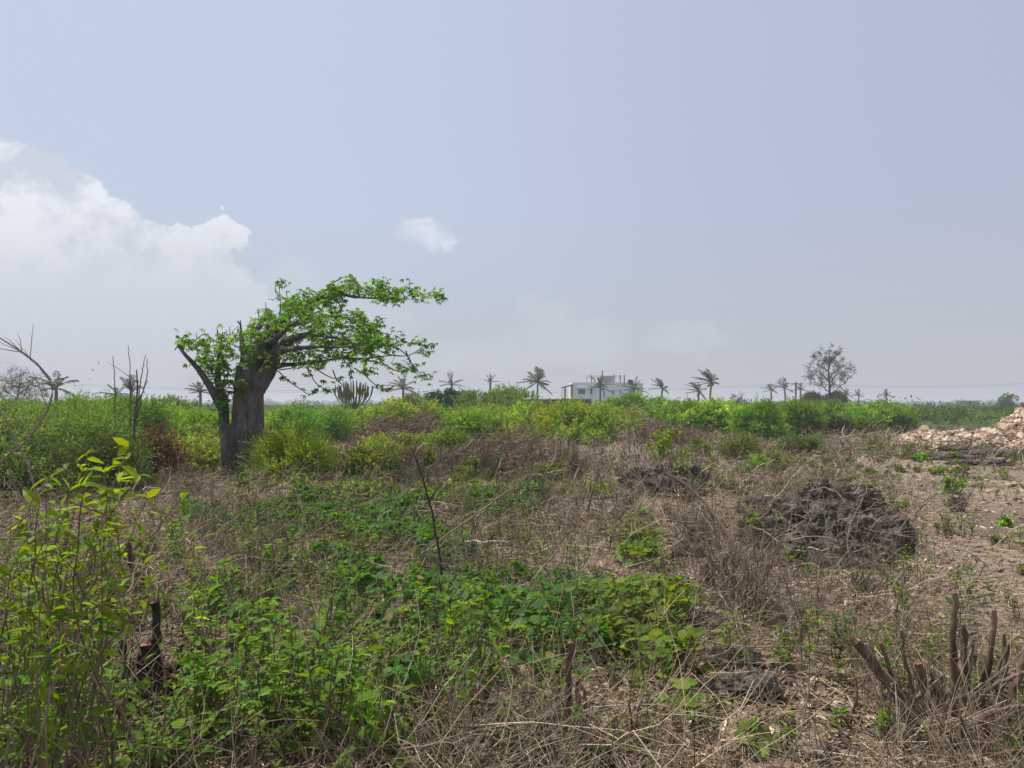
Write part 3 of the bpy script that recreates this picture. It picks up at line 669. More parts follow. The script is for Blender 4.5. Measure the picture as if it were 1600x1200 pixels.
    for pts in [[(600, 560, .2), (625, 575, .3), (660, 610, .3), (700, 640, .3), (740, 665, .3), (775, 688, .3), (812, 672, .3)],
                [(760, 540, .4), (790, 590, .4), (805, 620, .4), (840, 650, .4), (870, 665, .4)], [(820, 560, .4), (870, 590, .4), (910, 605, .4), (940, 600, .4)], [(900, 560, .4), (920, 610, .4), (950, 640, .4), (915, 660, .4), (870, 665, .4)],
                [(950, 500, .5), (990, 550, .5), (1000, 600, .5)], [(1010, 550, .5), (1060, 580, .5), (1100, 620, .5), (1150, 655, .5), (1205, 655, .5)], [(620, 560, .2), (690, 550, .3), (720, 535, .3)],
                [(1150, 465, .5), (1220, 485, .5), (1290, 485, .5), (1350, 455, .4), (1380, 425, .4)], [(1280, 460, .4), (1300, 510, .4), (1340, 560, .4), (1370, 600, .4)], [(1160, 525, .5), (1210, 555, .5), (1260, 570, .5), (1320, 545, .5)], [(1290, 485, .4), (1250, 455, .4), (1220, 430, .4)]]:
        Q = sp(pts, 3.4, 14); drp.append(Q)
    for x, y0, y1 in [(296, 380, 335), (300, 400, 345), (362, 380, 335), (420, 370, 300), (188, 400, 365), (550, 260, 205), (658, 190, 145), (512, 320, 240), (405, 360, 330), (345, 385, 350)]:
        sp([(x + 4, y0, .1), (x + 2, (y0 + y1) / 2, .1), (x, y1, .1)], 2.6, 6)
    sp([(190, 400, -.1), (225, 375, -.1), (245, 385, -.1)], 3, 6); sp([(225, 380, -.1), (236, 350, -.1)], 2, 4); sp([(405, 305, .3), (420, 330, .3), (424, 350, .3)], 4, 5); sp([(240, 380, 0), (265, 390, 0)], 2, 4)
    gt.build('twigs', M_TWIG, root)
    # fan shaped leaf whorls at the shoot tips
    cl, nl = [], []
    for i in range(n):
        e = P[i, -1]; cl.append(e)
        for _ in range(rg.integers(1, 4)):
            cl.append(e + rg.normal(0, .085, 3))
        if rg.random() < .55: cl.append(P[i, 3] + rg.normal(0, .06, 3))
    for Q in drp:
        for q in Q[-5:]:
            if rg.random() < .8: cl.append(q + rg.normal(0, .03, 3))
    for x, y in [(640, 595), (655, 605), (630, 600), (695, 620), (765, 585), (775, 580), (840, 612), (850, 615), (940, 592), (745, 655), (800, 668), (860, 660), (880, 665), (1130, 635), (1150, 655), (1190, 652), (1120, 650), (1175, 660)]:
        cl.append(c(x, y, .3)); cl.append(c(x + 6, y + 4, .33))
    cl = np.array(cl); m = len(cl)
    print('baobab whorls', m)
    per = 6
    up = norm(rg.normal(0, .35, (m, 3)) + [0, 0, 1]); ref = norm(np.cross(up, rg.normal(0, 1, (m, 3)))); oth = np.cross(up, ref)
    a = (np.arange(per) / per * 2 * PI)[None] + rg.uniform(0, 6, (m, 1)) + rg.normal(0, .15, (m, per))
    d = ref[:, None] * np.cos(a)[..., None] + oth[:, None] * np.sin(a)[..., None]
    d = d - up[:, None] * rg.uniform(.1, .9, (m, 1, 1))
    d = d + np.array([.25, 0, 0])
    nn = up[:, None] + d * .4
    cc = colvar((.13, .29, .045), m, rg, .26, .14)
    gl = Geo()
    N_ = m * per
    leaves(gl, np.repeat(cl, per, 0) + 0, d.reshape(-1, 3), nn.reshape(-1, 3), rg.uniform(.06, .11, N_), rg.uniform(.026, .042, N_), np.repeat(cc, per, 0) * np.exp(rg.normal(0, .1, (N_, 1))), 'ovate')
    gl.build('foliage', M_LEAF, root)

# ------------------------------------------------------------------ palms
def palm_geo(seed, H, nf=18, fl=2.2, wind=0.0, lean=0.0, ragged=0., ang=(-.5, 1.25)):
    rg = np.random.default_rng(seed); gt, gl = Geo(), Geo()
    P = curve([(0, 0, -.3), (lean * .2, 0, H * .4), (lean * .6, .05, H * .75), (lean, .0, H)], 12)
    tubes(gt, P, np.concatenate([[.24, .19], np.linspace(.16, .12, 10)]), 8, (.12, .105, .09))
    top = P[-1]
    for i in range(nf):
        az = i * 2.399 + rg.normal(0, .15); el = ang[0] + .1 + (ang[1] + .1 - ang[0]) * ((i + .5) / nf) ** .8 + rg.normal(0, .15)
        L = fl * rg.uniform(.75, 1.15)
        d = np.array([math.cos(az) * math.cos(el), math.sin(az) * math.cos(el), math.sin(el)])
        K_ = 12; t = np.linspace(0, 1, K_)[:, None]
        droop = (.34 if .2 < el < 1 else .22) * L
        Q = top + d * t * L + np.array([0, 0, -1]) * droop * t ** 2.2 + np.array([wind, 0, 0]) * t ** 1.6 * L * .55
        tubes(gl, Q, np.linspace(.04, .015, K_), 3, (.08, .10, .04))
        T = norm(np.gradient(Q, axis=0)); side = norm(np.cross(T, [0, 0, 1.]))
        nlf = 30
        ts = np.linspace(.1, 1, nlf); ii = np.clip((ts * (K_ - 1)).astype(int), 0, K_ - 1)
        fr = ts * (K_ - 1) - ii; i2 = np.minimum(ii + 1, K_ - 1)
        pos = Q[ii] * (1 - fr)[:, None] + Q[i2] * fr[:, None]
        for s in (-1, 1):
            keep = rg.random(nlf) > ragged
            ld = norm(side[ii] * s * .8 + T[ii] * .75 + np.array([wind * .7, 0, -.35]) + rg.normal(0, .12, (nlf, 3)))
            ll = fl * .23 * np.sin(np.clip(ts, .08, .97) * PI) ** .5 * rg.uniform(.8, 1.1, nlf)
            cc = colvar((.062, .085, .034) if rg.random() > .15 else (.12, .10, .05), nlf, rg, .15, .05)
            leaves(gl, pos[keep], ld[keep], np.tile([0, 0, 1.], (keep.sum(), 1)) + side[ii][keep] * .3, ll[keep], .075 * fl / 2.2, cc[keep])
    cr = rg.normal(0, .12, (8, 3))
    leaves(gl, top + cr, cr, rg.normal(0, 1, (8, 3)), .25, .2, (.08, .09, .03))
    return gt, gl

def build_palms():
    specs = [  # u, v of crown heart, Y, frond length scale, wind, lean, ragged, label, nf, angle range
        (88, 606, 62, 1.9, -.15, .1, .1, 'coconut palm with one upright dark frond above the left thicket', 9, (-.3, 1.3)),
        (205, 612, 60, 1.35, .0, .0, .0, 'compact coconut palm showing only upright fronds behind the bare sticks', 10, (.5, 1.45)),
        (183, 618, 64, 1.3, -.3, .0, .3, 'small brownish palm crown leaning left beside the compact palm', 9, (-.2, .9)),
        (313, 613, 75, 1.3, -.2, .0, .1, 'palm crown half hidden behind the left stem of the baobab', 12, (-.2, 1.3)),
        (630, 607, 95, 1.9, -.1, .0, .1, 'coconut palm directly right of the candelabra tree', 14, (-.3, 1.3)),
        (706, 602, 100, 2.0, .2, .0, .55, 'ragged sparse palm standing above the cactus hedge', 10, (-.1, 1.3)),
        (766, 598, 100, 1.3, .1, .0, .3, 'small palm tip showing over the domed dusty bush', 7, (.1, 1.4)),
        (840, 597, 120, 2.5, .0, .0, .05, 'tall full coconut palm left of the white house', 22, (-.5, 1.35)),
        (938, 605, 125, 2.1, .0, .0, .1, 'coconut palm standing in front of the white house', 16, (-.4, 1.35)),
        (991, 608, 122, 2.0, .25, .1, .3, 'thin grey palm at the right corner of the white house', 12, (-.4, 1.2)),
        (1035, 607, 118, 1.7, -.45, .2, .05, 'small windswept palm right of the white house', 14, (-.2, 1.35)),
        (1092, 612, 112, 1.7, -.5, .1, .1, 'low palm tucked under the left side of the highest windswept palm', 13, (-.4, 1.3)),
        (1112, 598, 115, 2.2, -.7, .35, .05, 'highest windswept palm with all fronds blown to the left', 18, (-.4, 1.4)),
        (1205, 610, 135, 1.5, -.3, .0, .2, 'small dark palm left of the utility pole', 11, (-.3, 1.3)),
        (1226, 607, 130, 2.1, -.4, -.2, .3, 'pale palm with drooping fronds beside the utility pole', 11, (-.1, 1.3)),
        (1251, 609, 135, 1.3, .0, .0, .1, 'small dark palm right of the utility pole', 11, (-.2, 1.3)),
        (1322, 616, 160, 1.7, -.2, .0, .1, 'tiny palm first to the right of the airy tree', 11, (-.3, 1.2)),
        (1342, 618, 170, 1.6, -.2, .0, .1, 'tiny palm farther right of the airy tree', 11, (-.3, 1.2)),
        (1385, 618, 150, 1.4, -.1, .0, .0, 'lone squat palm above the thicket left of the stone heap', 12, (-.2, 1.35)),
    ]
    for i, (u, v, Y, fl, wind, lean, rag, lab, nf, ang) in enumerate(specs):
        fl *= 1.18; wind -= .15
        p = at(u, v, Y); z0 = float(terrain(p[0], Y))
        gt, gl = palm_geo(900 + i, p[2] - z0, nf, fl, wind, lean, rag, ang)
        r = thing('coconut_palm', lab, 'palm', (p[0] - lean, Y, z0), 'coconut palms on the skyline', world=False)
        gt.build('trunk', M_TWIG, r); gl.build('crown', M_LEAF, r)

# ------------------------------------------------------------------ airy trees
def airy_tree(name, label, u, vbase, vtop, wpx, Y, seed, col, n=260, lean=0, twigc=(.06, .055, .05), leafn=14, spread=1.0, L=None):
    rg = np.random.default_rng(seed)
    x = (u - 800) / F * Y; z0 = float(terrain(x, Y)); H = CAMZ + (HV - vtop) / F * Y - z0; R = wpx / F * Y / 2
    b = np.array([x, Y, z0])
    g = Geo(); nodes = []
    P = curve([b - [0, 0, .2], b + [lean * .3, 0, H * .35], b + [lean * .6, .1, H * .65], b + [lean, 0, H * .93]], 20, .02, seed)
    tubes(g, P, np.linspace(H * .020, H * .0012, 20), 7, twigc); nodes += list(P[5:])
    for i in range(9):
        h = .3 + .5 * i / 9; a = i * 2.4 + rg.uniform(-.3, .3); s = P[int(h * 19)]
        l = R * rg.uniform(.7, 1.0)
        e = s + np.array([math.cos(a) * l, math.sin(a) * l, H * rg.uniform(.12, .3)])
        Q = curve([s, s + (e - s) * .4 + [0, 0, H * .02], e], 10, .02 * R, seed + i); tubes(g, Q, np.linspace(H * .010, H * .002, 10), 5, twigc); nodes += list(Q[2:])
    A = []
    while len(A) < n:
        q = rg.uniform(-1, 1, 3)
        zz = (q[2] + 1) / 2
        rr = (.45 + 1.8 * zz) if zz < .3 else math.sqrt(max(0, 1 - ((zz - .3) / .73) ** 2)) * (1 - .25 * zz)
        if math.hypot(q[0], q[1]) > rr or rg.random() > .35 + .65 * math.hypot(q[0], q[1]): continue
        A.append(b + np.array([q[0] * R + lean * zz, q[1] * R, H * (.38 + .62 * zz)]))
    Pp = grow(nodes, np.array(A), rg)
    tubes(g, Pp, (H * .0028) * np.linspace(1, .5, 6)[None] * np.ones((len(Pp), 1)), 3, twigc)
    r = thing(name, label, 'tree', b)
    g.build('trunk', M_TWIG, r)
    gl = Geo(); E = np.repeat(Pp[:, -1], leafn, 0); m = len(E)
    L = L or H * .045
    pos = E + rg.normal(0, R * .05 * spread, (m, 3))
    leaves(gl, pos, rg.normal(0, 1, (m, 3)) + [.3, 0, -.3], rg.normal(0, 1, (m, 3)), L * rg.uniform(.6, 1.3, m), L * .16, colvar(col, m, rg, .2, .06))
    gl.build('crown', M_LEAF, r)

def build_candelabra():
    rg = np.random.default_rng(31); Y = 48.
    x = (553 - 800) / F * Y; z0 = float(terrain(x, Y)); b = np.array([x, Y, z0]); zt = CAMZ + (HV - 597) / F * Y
    g = Geo(); gt = Geo()
    zb = CAMZ + (HV - 633) / F * Y
    tubes(gt, curve([b - [0, 0, .2], [x, Y, zb * .6], [x, Y, zb + .2]], 6), [.16, .15, .13, .12, .12, .1], 7, (.08, .075, .06))
    for i in range(26):
        a = i * 2.399; q = math.sqrt((i + .5) / 26); R = 1.3 * q
        z1 = zt + .05 - .35 * q ** 2 + rg.uniform(-.12, .1)
        mid = np.array([x + math.cos(a) * R * .85, Y + math.sin(a) * R * .85, zb + .2 + .35 * q]); top = np.array([x + math.cos(a) * R, Y + math.sin(a) * R, z1])
        s = np.array([x, Y, zb + rg.uniform(-.3, .05)])
        Q = curve([s, s + (mid - s) * [.6, .6, .25], mid, top], 10)
        tubes(g, Q, np.array([.03, .03, .026, .026, .026, .028, .04, .05, .05, .03]), 5, colvar((.11, .14, .07), 1, rg, .12, .05)[0])
        if q > .3:
            for _ in range(1):
                j = rg.integers(5, 8); e = Q[j] + [rg.normal(0, .18), rg.normal(0, .18), rg.uniform(.35, .6)]
                tubes(g, curve([Q[j], Q[j] + [(e - Q[j])[0] * .8, (e - Q[j])[1] * .8, .12], e], 6), [.03, .035, .04, .045, .045, .02], 5, (.12, .18, .06))
    r = thing('candelabra_tree', 'candelabra euphorbia with a goblet of upright green arms on the skyline', 'tree', b)
    gt.build('trunk', M_TWIG, r); g.build('crown', M_CACT, r)
    # hedge of upright cactus columns
    Y = 58.; k = 0
    xs = np.linspace((668 - 800) / F * Y, (742 - 800) / F * Y, 5)
    gc = Geo()
    for i in range(120):
        xx = rg.uniform(xs[0], xs[-1]); yy = Y + rg.uniform(-.6, .6); u = 800 + F * xx / yy
        vt = 615 if u < 693 else (607 if u < 712 else 611); vt += rg.uniform(-1.5, 3)
        z1 = CAMZ + (HV - vt) / F * yy
        z0 = float(terrain(xx, yy))
        tubes(gc, curve([(xx, yy, z0 - .1), (xx + rg.normal(0, .05), yy, z1 * .6), (xx + rg.normal(0, .1), yy, z1)], 5), [.08, .09, .09, .08, .04], 6, colvar((.04, .075, .04), 1, rg, .2, .05)[0])
        if u < 693:
            m = 30; leaves(gc, np.array([xx, yy, z1 - .3]) + rg.normal(0, .22, (m, 3)), rg.normal(0, 1, (m, 3)), rg.normal(0, 1, (m, 3)), .2, .12, colvar((.04, .09, .035), m, rg))
    gc.build('cactus_hedge', M_CACT, label='dark green hedge of upright cactus columns below the ragged palm', category='hedge')

# ------------------------------------------------------------------ house
def box(g, x0, x1, y0, y1, z0, z1, col=(1, 1, 1), mat=0, M=None):
    V = np.array([[x, y, z] for z in (z0, z1) for y in (y0, y1) for x in (x0, x1)], float)
    if M is not None: V = V @ M[0].T + M[1]
    g.add(V, np.array([[0, 2, 3, 1], [4, 5, 7, 6], [0, 1, 5, 4], [2, 6, 7, 3], [0, 4, 6, 2], [1, 3, 7, 5]]), col, mat)

def prism(g, pts, z0, z1, col=(1, 1, 1), z1s=None):
    n = len(pts); p = np.asarray(pts, float)
    za = np.full(n, z1) if z1s is None else np.asarray(z1s)
    V = np.concatenate([np.c_[p, np.full(n, z0)], np.c_[p, za]])
    i = np.arange(n); j = (i + 1) % n
    g.add(V, [np.stack([i, j, j + n, i + n], 1), (i + n)[None], i[::-1][None]], col)

def build_house():
    Y = 150.; s = Y / F
    def X(u, yy=Y): return (u - 800) / F * yy
    def Z(v, yy=Y): return CAMZ + (HV - v) / F * yy
    M_W = mat_noise('white_plaster', (.80, .80, .80), (.90, .90, .90), .6, .9, .004, None, 5)
    M_D = mat_noise('dark_glass', (.035, .04, .05), (.06, .065, .075), 2, .3, 0.001, None, 5)
    M_R = mat_noise('red_tile', (.26, .07, .05), (.36, .12, .09), 3, .8, .02, None, 20)
    M_C = mat_noise('raw_concrete', (.16, .145, .135), (.26, .24, .22), 2, .9, .004, None, 15)
    M_K = mat_noise('dark_wall', (.03, .03, .03), (.06, .055, .05), 1, .9, .01, None, 10)
    x0, xc, x1 = X(895), X(962), X(1000, Y + 5)
    root = thing('white_house', 'flat roofed white house with unfinished rooftop columns behind the thicket', 'house', (x0, Y, 0))
    ztop = Z(597.3)
    g = Geo()
    a = math.atan2(5, x1 - xc)
    arc = [(x1 + .6, Y + 6.0), (x1 + 1.0, Y + 7.5), (x1 + .8, Y + 9)]
    prism(g, [(x0, Y), (xc, Y), (x1, Y + 5)] + arc + [(x0, Y + 11)], -.5, ztop - .35)
    g.build('wall', M_W, root)
    g = Geo()
    e = .12
    prism(g, [(x0 - e, Y - e), (xc + .05, Y - e), (x1 + .1, Y + 5 - e)] + [(q[0] + e, q[1]) for q in arc] + [(x0 - e, Y + 11 + e)], ztop - .35, ztop)
    g.build('parapet', M_W, root)
    def window(u0, u1, v0, v1, hood=True, mull=2, rec=Y, skew=False):
        if not skew:
            o = np.array([X(u0), Y, 0]); R = np.eye(3); w = X(u1) - X(u0)
        else:
            t0 = (u0 - 962) / 38.; p0 = np.array([xc + (x1 - xc) * t0, Y + 5 * t0, 0]); o = p0; R = np.array([[math.cos(a), -math.sin(a), 0], [math.sin(a), math.cos(a), 0], [0, 0, 1]]); w = (u1 - u0) / 38. * math.hypot(5, x1 - xc)
        z0, z1 = Z(v1), Z(v0); T = (R, o)
        gf = Geo(); fw = .07
        box(gf, -fw, 0, -.08, .02, z0 - fw, z1 + fw, M=T); box(gf, w, w + fw, -.08, .02, z0 - fw, z1 + fw, M=T)
        box(gf, 0, w, -.08, .02, z1, z1 + fw, M=T); box(gf, 0, w, -.08, .02, z0 - fw, z0, M=T)
        for k in range(1, mull): box(gf, w * k / mull - .03, w * k / mull + .03, -.07, .02, z0, z1, M=T)
        wf = gf.build('window', M_W, root)
        gp = Geo(); box(gp, 0, w, -.03, .015, z0, z1, M=T); q = gp.build('pane', M_D, None); q.parent = wf
        if hood:
            gh = Geo(); box(gh, -.25, w + .25, -.55, .01, z1 + .18, z1 + .36, M=T); q = gh.build('hood', M_W, None); q.parent = wf
    window(903.5, 914, 608.5, 616, True, 3)
    window(922.5, 925.5, 608.5, 615.5, True, 1)
    window(943, 945, 612, 620, False, 1)
    window(957, 959, 609, 615.5, False, 1)
    window(968, 970, 609, 615, False, 1, skew=True)
    window(982, 991, 609, 614.5, False, 3, skew=True)
    # porch
    g = Geo(); z = Z(600.5)
    V = np.array([[X(878.5), Y - .5, Z(604.8)], [x0 - .02, Y - .5, Z(600)], [x0 - .02, Y + 5, Z(600)], [X(878.5), Y + 5, Z(604.8)]])
    V2 = V - [0, 0, .25]
    g.add(np.concatenate([V, V2]), np.array([[0, 1, 2, 3], [7, 6, 5, 4], [0, 4, 5, 1], [1, 5, 6, 2], [2, 6, 7, 3], [3, 7, 4, 0]]))
    g.build('porch_roof', M_R, root)
    for u, vt in ((883, 603.7), (893.2, 601)):
        g = Geo(); box(g, X(u) - .17, X(u) + .17, Y - .2, Y + .14, 0, Z(vt) - .18); g.build('porch_post', M_C, root)
    # roof works
    for u, vt, c_ in ((925.5, 586, 0), (942.7, 579, 0), (961, 585, 0), (971, 586, 0), (977.3, 585.5, 0)):
        g = Geo(); box(g, X(u) - .11, X(u) + .11, Y + 1.5, Y + 1.72, ztop - .4, Z(vt, Y + 1.5)); g.build('roof_column', M_C, root)
    g = Geo(); box(g, X(943), X(960), Y + 2, Y + 2.2, ztop - .35, Z(586.5)); g.build('block_wall', mat_noise('concrete_block', (.20, .17, .16), (.33, .29, .27), 2.5, .9, .01, None, 12), root)
    for uu in ((917, 941.5), (962, 970)):
        g = Geo()
        for u in uu + ((929.5,) if uu[0] == 917 else ()): box(g, X(u) - .04, X(u) + .04, Y + .9, Y + .98, ztop - .4, Z(586.8))
        for v in (587, 589): box(g, X(uu[0]), X(uu[1]), Y + .9, Y + .97, Z(v) - .035, Z(v) + .035)
        g.build('railing', M_C, root)
    # stair box
    g = Geo(); box(g, X(935), X(958), Y + 2.4, Y + 5, ztop - .3, Z(594.5)); g.build('stair_slab', M_W, root)
    # tank
    g = Geo(); xt = X(985, Y + 3); P = np.array([[xt, Y + 3, ztop - .36], [xt, Y + 3, ztop - .3], [xt, Y + 3, ztop + .1], [xt, Y + 3, ztop + .5], [xt, Y + 3, ztop + .55], [xt, Y + 3, ztop + .62]])
    tubes(g, P, [.5, .56, .56, .54, .4, .15], 18, cap=True)
    t = g.build('water_tank', mat_noise('black_plastic', (.012, .012, .014), (.02, .02, .024), 4, .5, .001), None, label='black plastic water tank on the roof of the white house', category='water tank')
    # boundary wall
    g = Geo(); box(g, X(826, 105), X(924, 105), 105, 105.25, -.3, Z(623.6, 105)); g.build('boundary_wall', M_K, None, label='low dark boundary wall in front of the white house', category='wall')
    # far shed and pale far houses
    g = Geo(); box(g, X(1507, 320), X(1530, 320), 320, 326, -.3, Z(627.2, 320)); sh = thing('shed', 'dark low shed on the horizon near the stone heap', 'shed', (X(1507, 320), 320, 0)); g.build('wall', M_K, sh)
    g = Geo(); box(g, X(1506, 320), X(1531, 320), 319.2, 326.8, Z(627.2, 320), Z(626, 320)); g.build('roof', M_K, sh)
    for i, u in enumerate((1457, 1467)):
        r = thing('hut', ['left of two tiny white huts on the far plain', 'right of two tiny white huts on the far plain'][i], 'hut', (X(u, 260), 260, 0))
        g = Geo(); box(g, X(u, 260) - .35, X(u, 260) + .35, 260, 261.5, -.3, Z(633.2, 260)); g.build('wall', M_W, r)
        g = Geo(); box(g, X(u, 260) - .42, X(u, 260) + .42, 259.8, 261.7, Z(633.2, 260), Z(632.9, 260)); g.build('roof', M_W, r)
    # pole and wires
    Yp = 120.; xp = X(1243.5, Yp)
    r = thing('utility_pole', 'dark wooden utility pole between two small palms', 'pole', (xp, Yp, 0))
    g = Geo(); tubes(g, [[xp, Yp, -.3], [xp, Yp, Z(596.5, Yp)]], [.16, .12], 8, (.06, .055, .05), cap=True); g.build('post', M_TWIG, r)
    g = Geo(); box(g, xp - .7, xp + .7, Yp - .06, Yp + .06, Z(600, Yp) - .06, Z(600, Yp) + .06, (.08, .07, .06)); g.build('crossarm', M_TWIG, r)
    for dz, dx, nm in ((0, -.6, 'upper'), (-.25, .6, 'lower')):
        g = Geo(); zz = Z(600, Yp) + .1 + dz
        t = np.linspace(-1, 1, 60)
        for x_a, x_b in ((-70, xp), (xp, 80)):
            tt = np.linspace(0, 1, 40); xx = x_a + (x_b - x_a) * tt; za = zz + (dz - .1) * 0 - 1.0 * 4 * tt * (1 - tt) * abs(x_b - x_a) / 85
            tubes(g, np.stack([xx, Yp + dx + 0 * tt, za], 1), np.full(40, .013), 3, (.05, .05, .05))
        g.build('power_line', M_TWIG, None, label=f'{nm} of the two thin power lines crossing the skyline', category='cable')

# ------------------------------------------------------------------ rocks and stones
def rock_mesh(cx, rx, ry, rz, seed, sub=6, rough=.3, freq=1.0):
    bm = bmesh.new(); bmesh.ops.create_icosphere(bm, subdivisions=sub, radius=1)
    V = np.array([v.co[:] for v in bm.verts]); Fc = np.array([[v.index for v in f.verts] for f in bm.faces]); bm.free()
    n = V.copy()
    q = n * freq
    a = fbm(q[:, 0] * 1.3 + seed, q[:, 1] * 1.3, q[:, 2] * 1.3, seed=seed, oct=3)
    s = max(rx, ry)
    W = n * [rx, ry, rz] / .22
    rd = 1 - np.abs(fbm(W[:, 0] + seed, W[:, 1], W[:, 2], seed=seed + 5, oct=5, gain=.6))
    f3 = fbm(W[:, 0] * 3.1, W[:, 1] * 3.1, W[:, 2] * 3.1, seed=seed + 9, oct=4, gain=.65)
    m_ = min(s, rz * 2.2)
    disp = rough * 1.1 * (rd - .7) + rough * .30 * f3
    return n * (1 + .22 * a)[:, None] * [rx, ry, rz] + n * (disp * m_)[:, None] + np.asarray(cx), Fc

def build_rocks():
    def rock(lab, lumps, name='rock', seed=1, rough=.34):
        g = Geo(); b = None
        for i, (u, v, rxp, h, ryf, zo) in enumerate(lumps):
            p = ground_at(u, v); rx = rxp / F * p[1]
            if b is None: b = p
            V, Fc = rock_mesh(p + [0, rx * ryf * .5, h * zo], rx, rx * ryf, h, seed + i * 13, 6 if rxp > 40 else 5, rough)
            g.add(V, Fc)
        r = g.build(name, M_ROCK, None, smooth=True, label=lab, category='rock')
        return r
    # sprawling mound: lumps given by place and crest
    g = Geo()
    for i, (u, Y, vt, rxp) in enumerate([(1275, 9.6, 742, 45), (1330, 9.4, 755, 48), (1385, 8.8, 788, 42), (1240, 9.4, 772, 45), (1300, 8.8, 783, 52), (1350, 8.4, 800, 44), (1402, 8.2, 822, 32), (1215, 8.9, 798, 42), (1265, 8.4, 812, 48),
                                         (1320, 8.0, 828, 48), (1370, 7.9, 848, 38), (1250, 8.0, 842, 36), (1300, 7.75, 862, 36), (1345, 7.65, 876, 30), (1178, 9.2, 790, 26), (1230, 7.9, 868, 26)]):
        x = (u - 800) / F * Y; z0 = float(terrain(x, Y)); zt = CAMZ + (HV - vt) / F * Y; h = max(.08, (zt - z0) / 1.25); rx = rxp * .9 / F * Y
        V, Fc = rock_mesh([x, Y, z0 + h * .10], rx, rx * .85, h, 240 + i * 7, 6 if i < 12 else 5, .26)
        g.add(V, Fc); ROCKH.append((x, Y, rx * 1.05, h * 1.05))
    g.build('rock_mound', M_ROCK, None, smooth=True, label='large dark jagged rock mound on the right, taller than the other rocks', category='rock')
    rock('dark jagged rock behind the dry brush, left of the large mound', [(1015, 758, 40, .27, .8, .3), (1078, 760, 32, .30, .8, .3), (1050, 775, 50, .22, .8, .2)], seed=60)
    rock('dark grey rock right of the round leafed creeper', [(1050, 995, 62, .15, .8, .15), (1020, 960, 45, .13, .8, .2)], seed=70, rough=.3)
    rock('grey pitted rock lying in leaf litter left of the cut stems', [(1185, 1098, 58, .12, 1.0, .15), (1150, 1050, 42, .10, 1.0, .2)], seed=80, rough=.3)
    rock('small black rock at the bottom beside the litter', [(1275, 1192, 34, .06, .9, .2)], seed=90)
    rock('flat dark rock half buried above the creeper tip', [(1100, 985, 40, .08, .9, .1)], seed=95)
    rock('low burnt black ridge on the open ground, farthest to the right', [(1575, 712, 60, .10, .8, .25), (1510, 705, 50, .11, .8, .25)], seed=100, rough=.7)
    rock('low burnt black ridge in front of the stone heap', [(1490, 718, 60, .09, .8, .2), (1545, 728, 50, .09, .8, .2)], seed=110, rough=.7)
    rock('small dark rock in the litter left of the large mound', [(1075, 868, 26, .10, .9, .2)], seed=120)
    rock('low dark rock at the foot of the small leafy plant', [(1195, 800, 38, .14, .9, .2)], seed=130)

def stone_proto(seed):
    rg = np.random.default_rng(seed); bm = bmesh.new()
    for _ in range(15):
        d = rg.normal(0, 1, 3); d /= np.abs(d).max() ** .5 * np.linalg.norm(d) ** .5
        bm.verts.new(d * [1, .8, .62])
    r = bmesh.ops.convex_hull(bm, input=bm.verts[:])
    bmesh.ops.delete(bm, geom=[v for v in bm.verts if not v.link_faces], context='VERTS')
    bmesh.ops.bevel(bm, geom=bm.edges[:], offset=.06, segments=1, affect='EDGES')
    bm.verts.ensure_lookup_table(); bm.verts.index_update()
    V = np.array([v.co[:] for v in bm.verts]); Fs = {}
    for f in bm.faces: Fs.setdefault(len(f.verts), []).append([v.index for v in f.verts])
    bm.free()
    return V, [np.array(q) for q in Fs.values()]

